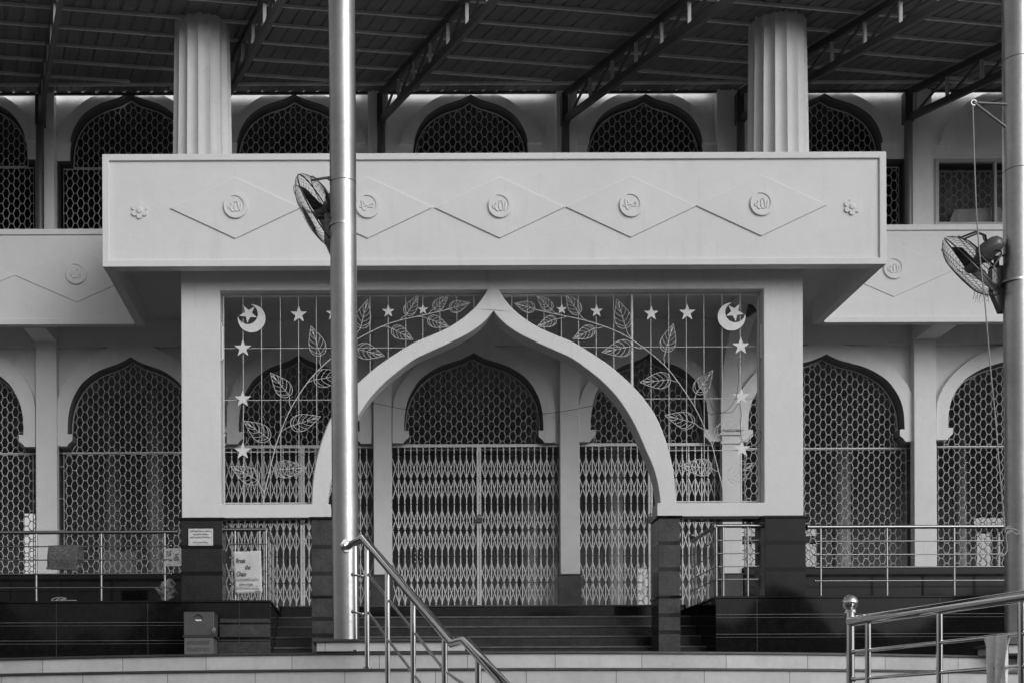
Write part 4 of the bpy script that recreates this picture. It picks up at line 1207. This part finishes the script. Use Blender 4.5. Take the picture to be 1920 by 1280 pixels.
# ================================================================== DONATION BOX
def donation():
    D = 15.75
    x0, x1 = X(344.5,D,1170), X(401,D,1170); zt, zm = P(373,1146,D).z, P(373,1190,D).z
    o = thing('donation_box', 'grey metal donation box with a padlock on a lettered pedestal below the left plinth', 'donation box', ((x0+x1)/2, D + .25, POD))
    q = MB(); q.box(x0, x1, D, D + .40, zm, zt); bx = q.build('coin_box', M['box'], o, bevel=.006)
    q = MB(); q.box(x0 - .015, x1 + .02, D - .012, D + .41, zm - .024, zm - .002); q.build('ledge', M['boxdark'], o, bevel=.004)
    q = MB(); q.box(x0 + .005, x1 - .008, D + .005, D + .38, POD + .004, zm - .025); pd = q.build('pedestal', M['box_low'], o, bevel=.005)
    c = P(372, 1158, D)
    q = MB(); q.tube([(c.x + .07*cos(a), D - .014, c.z - .035 + .075*sin(a)) for a in [radians(35 + 110*i/10) for i in range(11)]], .006, 8); q.build('slot_hood', M['boxdark'], bx, smooth=50)
    q = MB(); q.box(c.x - .025, c.x + .025, D - .004, D - .001, P(372,1151.5,D).z, P(372,1150,D).z); q.build('coin_slot', M['black'], bx)
    q = MB(); q.plate([[(c.x + a*.01, P(372,1162,D).z + b*.01) for a, b in ((-4.2,.4),(-3,1.4),(-1,.9),(1,1.2),(3.5,1.2),(4.2,-.4),(3,-1),(1,-.8),(-1,-1.1),(-3,-.6))]], D - .006, D - .001); q.build('sticker', M['pale_enamel'], bx)
    lp = P(401.5, 1180, D)
    q = MB(); q.box(lp.x - .02, lp.x + .02, D - .035, D - .012, lp.z - .045, lp.z - .012); q.tube([(lp.x - .013, D - .023, lp.z - .012), (lp.x - .013, D - .023, lp.z + .012), (lp.x, D - .023, lp.z + .026), (lp.x + .013, D - .023, lp.z + .012), (lp.x + .013, D - .023, lp.z - .012)], .0045, 8)
    q.build('padlock', M['steel'], bx, bevel=.003)
    q = MB(); q.bar((x1 + .008, D + .02, zt - .06), (x1 + .008, D + .02, lp.z), .012, .03, up=(0,1,0)); q.build('hasp', M['boxdark'], bx)
    for body, py in (('ഭണ്ഡാരത്തിൽ', 1208), ('സംഭാവന', 1220)):
        p = P(372, py, D); t_ = text(body, .085, (p.x, D + .003, p.z), M['boxdark'], pd)
        xs = [v.co.x for v in t_.data.vertices]; wd = max(xs)-min(xs); mid = (max(xs)+min(xs))/2
        for v in t_.data.vertices: v.co.x = p.x - .005 + (v.co.x - mid)*.29/wd
donation()

# ================================================================== FANS
def fan(label, cpx, D, R, nrm, pole_xy, bracket_px):
    c = P(*cpx, D); n_ = Vector(nrm).normalized()
    up = Vector((0,0,1)); xax = up.cross(n_).normalized(); yax = n_.cross(xax).normalized()
    mt = Matrix((( xax.x, yax.x, n_.x, c.x), (xax.y, yax.y, n_.y, c.y), (xax.z, yax.z, n_.z, c.z), (0,0,0,1)))
    o = thing('pole_fan', label, 'fan', tuple(c), 'industrial fans mounted on the poles')
    q = MB(); T = .105
    ringp = lambda r, z, n=56: [mt @ Vector((r*cos(2*pi*i/n), r*sin(2*pi*i/n), z)) for i in range(n)]
    for r, z, w in ((R, .0, .006), (R*.86, T*.72, .0025), (R*.22, T*1.15, .004), (R*.80, -T*.80, .0035), (R*.28, -T*1.1, .004)):
        q.tube(ringp(r, z), w, 6, closed=True)
    N = 44
    for sgn in (1, -1):
        for i in range(N):
            a0 = 2*pi*i/N; pts = []
            for k in range(8):
                t = k/7; r = R*(.2 + .8*t); zz_ = sgn*T*1.15*(1 - t**2.6)*.97 + sgn*.02*t
                a = a0 + sgn*.75*(1 - t)
                pts.append(mt @ Vector((r*cos(a), r*sin(a), zz_)))
            q.tube(pts, .0016, 4, cap=False)
    q.build('cage', M['dark'], o)
    # badge / hub disc
    q = MB(); q.lathe([(.002, T*1.17), (R*.22, T*1.16), (R*.22, T*1.10), (.002, T*1.10)], 24, mt); q.build('front_badge', M['fan'], o, smooth=40)
    # blades
    for k in range(3):
        q = MB(); a0 = 2*pi*k/3 + .4; nu, nv = 8, 5
        for iu in range(nu + 1):
            r = R*(.14 + .74*iu/nu)
            for iv in range(nv + 1):
                w = (iv/nv - .5) * (.42 - .08*iu/nu) * .95
                q.v.append(tuple(mt @ Vector((r*cos(a0 + w), r*sin(a0 + w), .045*(iv/nv - .5)*2*(1 - .4*iu/nu)))))
        for iu in range(nu):
            for iv in range(nv):
                k_ = iu*(nv+1) + iv; q.f.append((k_, k_+nv+1, k_+nv+2, k_+1))
        ob = q.build('blade', M['fan'], o, smooth=60); md = ob.modifiers.new('t', 'SOLIDIFY'); md.thickness = .004
    q = MB(); q.lathe([(.002, .06), (.035, .055), (.045, .03), (.045, -.06), (.055, -.085), (.082, -.095), (.085, -.14), (.080, -.20), (.068, -.25), (.045, -.285), (.002, -.30)], 28, mt); q.build('motor_housing', M['fan'], o, smooth=50)
    # bent struts from motor to cage rim
    for a in (.55, 1.55, 2.6, 3.9, 5.4):
        ca, sa = cos(a), sin(a)
        q = MB(); q.tube([mt @ Vector((R*.80*ca, R*.80*sa, -T*.8)), mt @ Vector((R*.62*ca, R*.62*sa, -T*1.9)), mt @ Vector((R*.42*ca, R*.42*sa, -T*2.1)), mt @ Vector((.09*ca, .09*sa, -.20))], .0085, 8)
        q.build('strut', M['dark'], o, smooth=50)
    # bracket to the pole
    bp = P(*bracket_px, D - .02)
    q = MB(); mo = mt @ Vector((0, 0, -.22)); knee = Vector((bp.x - .02, bp.y, bp.z + .28))
    q.bar(mo, (mo + Vector((.02, 0, -.10))), .05, .04); q.bar(mo + Vector((.02, 0, -.10)), knee, .045, .04)
    k = len(q.v)
    q.plate([[(bp.x - .075, bp.z + .30), (bp.x + .05, bp.z + .30), (bp.x + .05, bp.z - .10), (bp.x + .0, bp.z - .10), (bp.x - .075, bp.z + .08)]], bp.y - .03, bp.y + .035)
    q.build('mounting_bracket', M['fan'], o, bevel=.004)
    q = MB(); q.tube([(pole_xy[0], pole_xy[1], bp.z + .12), (pole_xy[0], pole_xy[1], bp.z + .14)], pole_xy[2], 40); q.build('clamp_band', M['pole'], o, smooth=40)
fan('dark caged fan behind the left pole, in front of the balcony lettering', (602, 398), 10.18, .335, (-.83, .34, -.42), (pb.x - .02, 10.0, .110), (625, 470))
fan('dark caged fan tilted down beside the right pole, dusty fibres hanging from it', (1822, 499), 10.6, .335, (-.62, .47, -.60), (pb2.x - .03, 10.5, .117), (1873, 565))

# hanging fibres under the right fan
q = MB()
for i in range(22):
    p = P(1826 + i*1.9 + random.uniform(-1, 1), 545 + random.uniform(-3, 4), 10.55)
    d_ = Vector((random.uniform(-.03, .03), random.uniform(-.02, .02), -random.uniform(.03, .12)))
    q.tube([p, p + d_*.5 + Vector((random.uniform(-.01,.01),0,0)), p + d_], .0012, 4)
fb = q.build('dust_fibres', M['wire'], bpy.data.objects['pole_fan.001'])

# ================================================================== SMALL THINGS
# pulley bracket and rope on the right pole
D = 10.3
br_ = thing('pulley_bracket', 'thin triangular steel bracket with a ring high on the right pole', 'bracket', tuple(P(1880, 200, D)))
q = MB(); a = P(1826,193,D); q.tube([a, P(1888,196,D)], .011, 8); q.tube([a, P(1886,239,D)], .011, 8); q.build('arm', M['pipe_light'], br_, smooth=50)
q = MB(); q.tube([a + Vector((.022*cos(t), 0, .022*sin(t))) for t in [2*pi*i/16 for i in range(16)]], .006, 6, closed=True); q.build('ring', M['dull'], br_, smooth=50)
q = MB(); pts = [P(1824,197,D), P(1827,300,D), P(1831,400,D), P(1838,490,D), P(1847,570,D), P(1857,690,D), P(1866,780,D), P(1874,880,D), P(1884,990,D)]
q.tube(catmull([tuple(p) for p in pts], 4), .0055, 8)
k0 = P(1889,992,D)
q.tube(catmull([tuple(P(x_, y_, D - .03)) for x_, y_ in ((1886,990),(1893,986),(1896,994),(1888,999),(1884,992),(1892,990),(1904,992),(1911,996),(1906,1001),(1897,996),(1890,995),(1886,1004),(1888,1020),(1887,1034),(1880,1041),(1872,1040))], 4), .0055, 8)
ro = q.build('rope', M['rope'], None, smooth=60); tag(ro, 'pale rope running down from the bracket ring and knotted round the right pole', 'rope')

# towel on the right foreground rail
def towel():
    t_ = (P(1877, 1200, 7).x,); lo, hi = 0, 1
    f = lambda t: VX + (RR_a + RR_d*t).x * F / (RR_a + RR_d*t).y
    for _ in range(30):
        md = (lo+hi)/2
        if f(md) < 1870: lo = md
        else: hi = md
    c = RR_a + RR_d*lo + Vector((0,0,-.205)); dr = RR_d.normalized(); out = Vector((-dr.y, dr.x, 0)); out = out if out.y < 0 else -out
    q = MB(); nu, nv = 22, 30; L1, L2 = .46, .34
    for j in range(nv + 1):
        v = j/nv; s_ = v*(L1 + L2) - L2; ad = abs(s_)
        for i in range(nu + 1):
            u = i/nu - .5
            wdt = .165 - .045*min(1, ad/.25) + .05*max(0, ad - .2)
            if ad < .025: off = s_/.025*.016; z = .014*cos(s_/.025*pi/2)
            else:
                off = (1 if s_ > 0 else -1)*(.016 + .02*ad); z = -(ad - .025)*(.98 + .10*u)
            amp = .022*min(1, ad*5)
            fold = amp*(sin(u*16 + s_*4) + .5*sin(u*29 - s_*7)) + .02*ad*u
            p = c + dr*(u*wdt*1.15 + .05*s_ + .01*sin(s_*9)) + out*(off + fold) + Vector((0,0,z))
            q.v.append(tuple(p))
    for j in range(nv):
        for i in range(nu):
            k = j*(nu+1) + i; q.f.append((k, k+nu+1, k+nu+2, k+1))
    o = q.build('towel', M['towel'], None, smooth=80); md = o.modifiers.new('t','SOLIDIFY'); md.thickness = .004
    tag(o, 'pale cloth towel hung over the middle bar of the right foreground railing', 'towel')
towel()

# prayer rug folded over the left veranda railing
def rug():
    D = DV; q = MB(); nu, nv = 20, 18
    tl, tr_, bl, br = P(93,1025,D), P(149,1023,D), P(91,1063,D), P(147,1066,D)
    for j in range(nv + 1):
        for i in range(nu + 1):
            u, v = i/nu, j/nv
            p = tl.lerp(tr_, u).lerp(bl.lerp(br, u), v)
            p.y = D - .055 - .012*sin(u*8 + v*2) - .03*sin(pi*min(1, v*1.1)) ; p.z += .004*sin(u*22)*(v > .9)
            q.v.append(tuple(p))
    for j in range(nv):
        for i in range(nu):
            k = j*(nu+1)+i; q.f.append((k, k+nu+1, k+nu+2, k+1))
    for _ in range(60):    # fringe
        u = random.random(); p = bl.lerp(br, u); p.y = D - .06
        q.tube([p, p + Vector((random.uniform(-.01,.01), 0, -.03))], .003, 4, cap=False)
    o = q.build('prayer_rug', M['rug'], None, smooth=70); md = o.modifiers.new('t','SOLIDIFY'); md.thickness = .02; md.offset = -1
    # back hanging side
    tag(o, 'patterned prayer rug with a fringe folded over the left veranda railing', 'rug')
    b = MB(); nu = 8
    a1, a2, a3, a4 = P(94,1026,D+.06), P(158,1024,D+.06), P(158,1058,D+.06), P(94,1060,D+.06)
    b.plate([[(a1.x,a1.z),(a2.x,a2.z),(a3.x,a3.z),(a4.x,a4.z)]], D + .03, D + .045); bo = b.build('rear_fold', M['rug'], o)
    t_ = MB(); t_.plate([[(a1.x,a1.z-.005),(a2.x-.1,a2.z-.005),(a2.x-.1,a2.z+.012),(a1.x,a1.z+.012)]], D - .05, D + .04); t_.build('top_fold', M['rug'], o)
rug()

# crumpled bag on the plinth by the left pier
def bag():
    c = P(315, 1101, 16.75); q = MB(); n = 15; m_ = 11
    for j in range(m_ + 1):
        for i in range(n):
            th = pi*j/m_; a = 2*pi*i/n
            r = 1 + random.uniform(-.38, .30)
            p = Vector((.10*r*sin(th)*cos(a)*(1.25 - .4*(1-j/m_)), .08*r*sin(th)*sin(a), .17*cos(th)*(.95 + .1*random.random())))
            q.v.append(tuple(c + p + Vector((.02*sin(j*1.3), 0, .012))))
    for j in range(m_):
        for i in range(n):
            q.f.append((j*n+i, j*n+(i+1)%n, (j+1)*n+(i+1)%n, (j+1)*n+i))
    p0 = c + Vector((-.05,-.05,-.02)); 
    q.tube([p0, p0 + Vector((-.05,-.01,.0)), p0 + Vector((-.09,-.02,.05)), p0 + Vector((-.125,-.02,.06))], [.05,.03,.022,.006], 6)
    q.tube([c + Vector((.02,0,.12)), c + Vector((.05,0,.15)), c + Vector((.10,-.02,.10)), c + Vector((.07,-.04,.05))], [.03,.025,.02,.01], 6)
    o = q.build('plastic_bag', M['plastic'], None); tag(o, 'crumpled pale plastic bag beside the left granite pier on the plinth', 'bag')
    zmin = min((o.matrix_world @ v.co).z for v in o.data.vertices)
    for v in o.data.vertices: v.co.z += ZPL_L + .002 - zmin
bag()
q = MB(); D = DPL + .05; zb = ZPL_L + .006
pts = []
cb_ = P(104, 1127, D)
for i in range(40):
    t = i/39*4.4*pi; pts.append((cb_.x + .085*cos(t)*(1 - i/90) + .0025*i, D + .03*sin(t), zb + .028 + .026*sin(t + .6) - i*.0003))
pts += [(cb_.x + .12 + .02*i, D + .012*sin(i), zb + .004 + .004*abs(sin(i*1.3))) for i in range(9)]
q.tube(pts, .005, 6); o = q.build('rope_coil', M['rope'], None, smooth=60); tag(o, 'loose coil of pale rope lying on the left plinth edge', 'rope')

# tube lights on the portal's inner jambs
for px, side, lab in ((417, 1, 'unlit white tube light on the left jamb of the portal opening'), (1427, -1, 'unlit white tube light on the right jamb of the portal opening')):
    D = 16.55; a, b = P(px, 610, D), P(px, 676, D)
    if side < 0: a, b = P(px, 606, D), P(px, 674, D)
    o = thing('tube_light', lab, 'lamp', tuple(b))
    x = a.x
    q = MB(); q.tube([(x, D, a.z - .02), (x, D, b.z + .02)], .017, 14); q.build('lamp_tube', M['tube'], o, smooth=50)
    q = MB(); xw = PG['xl'] if side > 0 else PG['xr']
    q.box(min(x, xw) + .001, max(x, xw) - .001 + (.0), D - .02, D + .02, a.z - .02, a.z + .03); q.box(min(x, xw) + .001, max(x, xw) - .001, D - .02, D + .02, b.z - .01, b.z + .02); q.build('end_bracket', M['grille'], o)

# thin cable sagging across the portal arch
q = MB(); a, m1, m2, b = P(688,753,18.9), P(770,768,18.9), P(1020,775,18.9), P(1112,760,18.9)
q.tube(catmull([tuple(a), tuple(P(725,760,18.9)), tuple(m1), tuple(P(890,778,18.9)), tuple(m2), tuple(b)], 6), .004, 6)
o = q.build('cable', M['wire'], None); tag(o, 'thin dark cable sagging across the central arched window', 'cable')
# tangled wire on the right screen
q = MB(); D = DSC - .04
w1 = [(1335,696),(1325,700),(1316,704),(1322,712),(1333,716),(1338,708),(1334,699),(1330,712),(1328,735),(1331,752),(1338,768),(1352,774),(1366,766),(1376,752),(1382,738),(1385,700),(1383,680),(1388,672),(1392,678),(1387,684)]
w2 = [(1326,740),(1326,770),(1336,776),(1346,773),(1372,772),(1385,756),(1390,775),(1388,800),(1392,826),(1402,822),(1412,812),(1422,806),(1428,815),(1424,828),(1416,835),(1405,838)]
for w in (w1, w2): q.tube(catmull([tuple(P(a, b, D)) for a, b in w], 4), .0035, 5)
o = q.build('tangled_wire', M['wire'], None); tag(o, 'tangled black wire looped over the leaves of the right ornamental screen', 'wire')

# horn loudspeaker hanging under the soffit, right of the portal opening
c = P(1424, 574, 18.0); o = thing('loudspeaker', 'dark horn loudspeaker under the ceiling behind the right screen', 'loudspeaker', tuple(c))
mt = Matrix.Translation(c) @ Matrix.Rotation(radians(-100), 4, 'Y')
q = MB(); q.lathe([(.13,.18),(.135,.18),(.10,.11),(.065,.04),(.05,-.04),(.045,-.12),(.06,-.13),(.06,-.22),(.03,-.24)], 24, mt); q.build('horn', M['dark'], o, smooth=50)
q = MB(); q.bar(c + Vector((0,0,.02)), (c.x, c.y, ZCEIL - .002), .03, .02); q.build('hanger', M['dark'], o)

# beaded garlands on the centre gate
for px in (778.5, 788.5):
    q = MB(); D = 19.1
    for i in range(9):
        p = P(px + random.uniform(-1,1), 1024 + i*3.8, D); q.sphere(p, .017, 8)
    q.tube([P(px, 1022, D), P(px, 1058, D)], .014, 8)
    o = q.build('bead_garland', M['wire'], None, smooth=60)
    b = MB()
    for i in (0,3,5,7): b.sphere(P(px, 1024 + i*4, D - .03), .010, 8)
    b.build('pale_bead', M['pale_enamel'], o, smooth=60)
    tag(o, 'dark string of beads hanging on the centre gate, %s of the two' % ('left' if px < 785 else 'right'), 'garland')

# boards leaning behind the upper right window
D = DU + .10
q = MB()
pts = [P(a_, b_, D) for a_, b_ in ((1779,420),(1789,394),(1876,389),(1884,420))]
q.plate([[(p.x, p.z) for p in pts]], D - .006, D + .006)
o = q.build('stored_board', M['board'], None, bevel=.001); tag(o, 'pale board leaning inside the framed upper window at the right', 'board')

# things inside the hall, seen through the left grille
x0, x1 = X(185, 21, 1040), X(256, 21, 1040)
o = thing('shoe_rack', 'dim low cabinet standing inside the hall behind the left grille', 'cabinet', ((x0+x1)/2, 21.3, FLOOR))
q = MB(); q.box(x0, x1, 21, 21.5, FLOOR, P(220,1032,21).z); q.build('body', M['cabinet'], o, bevel=.01)
for i in range(2):
    q = MB(); xa = x0 + (x1-x0)*(.04 + .48*i); xb = xa + (x1-x0)*.44; q.box(xa, xb, 20.985, 20.998, FLOOR + .1, P(220,1037,21).z); q.build('door', M['cabinet'], o, bevel=.006)
a = P(323, 1046, 19.6)
o = thing('switchboard', 'white electrical switchboard inside the hall beside the left granite pier', 'electrical box', tuple(a))
q = MB(); q.box(a.x - .09, a.x + .16, 19.5, 19.62, a.z - .14, a.z + .15); q.build('enclosure', M['pale_enamel'], o, bevel=.01)
q = MB(); q.box(a.x + .05, a.x + .12, 19.485, 19.499, a.z - .05, a.z + .06); q.box(a.x - .07, a.x - .0, 19.49, 19.499, a.z + .02, a.z + .10); q.build('breaker', M['cabinet'], o, bevel=.004)

bpy.context.view_layer.update()
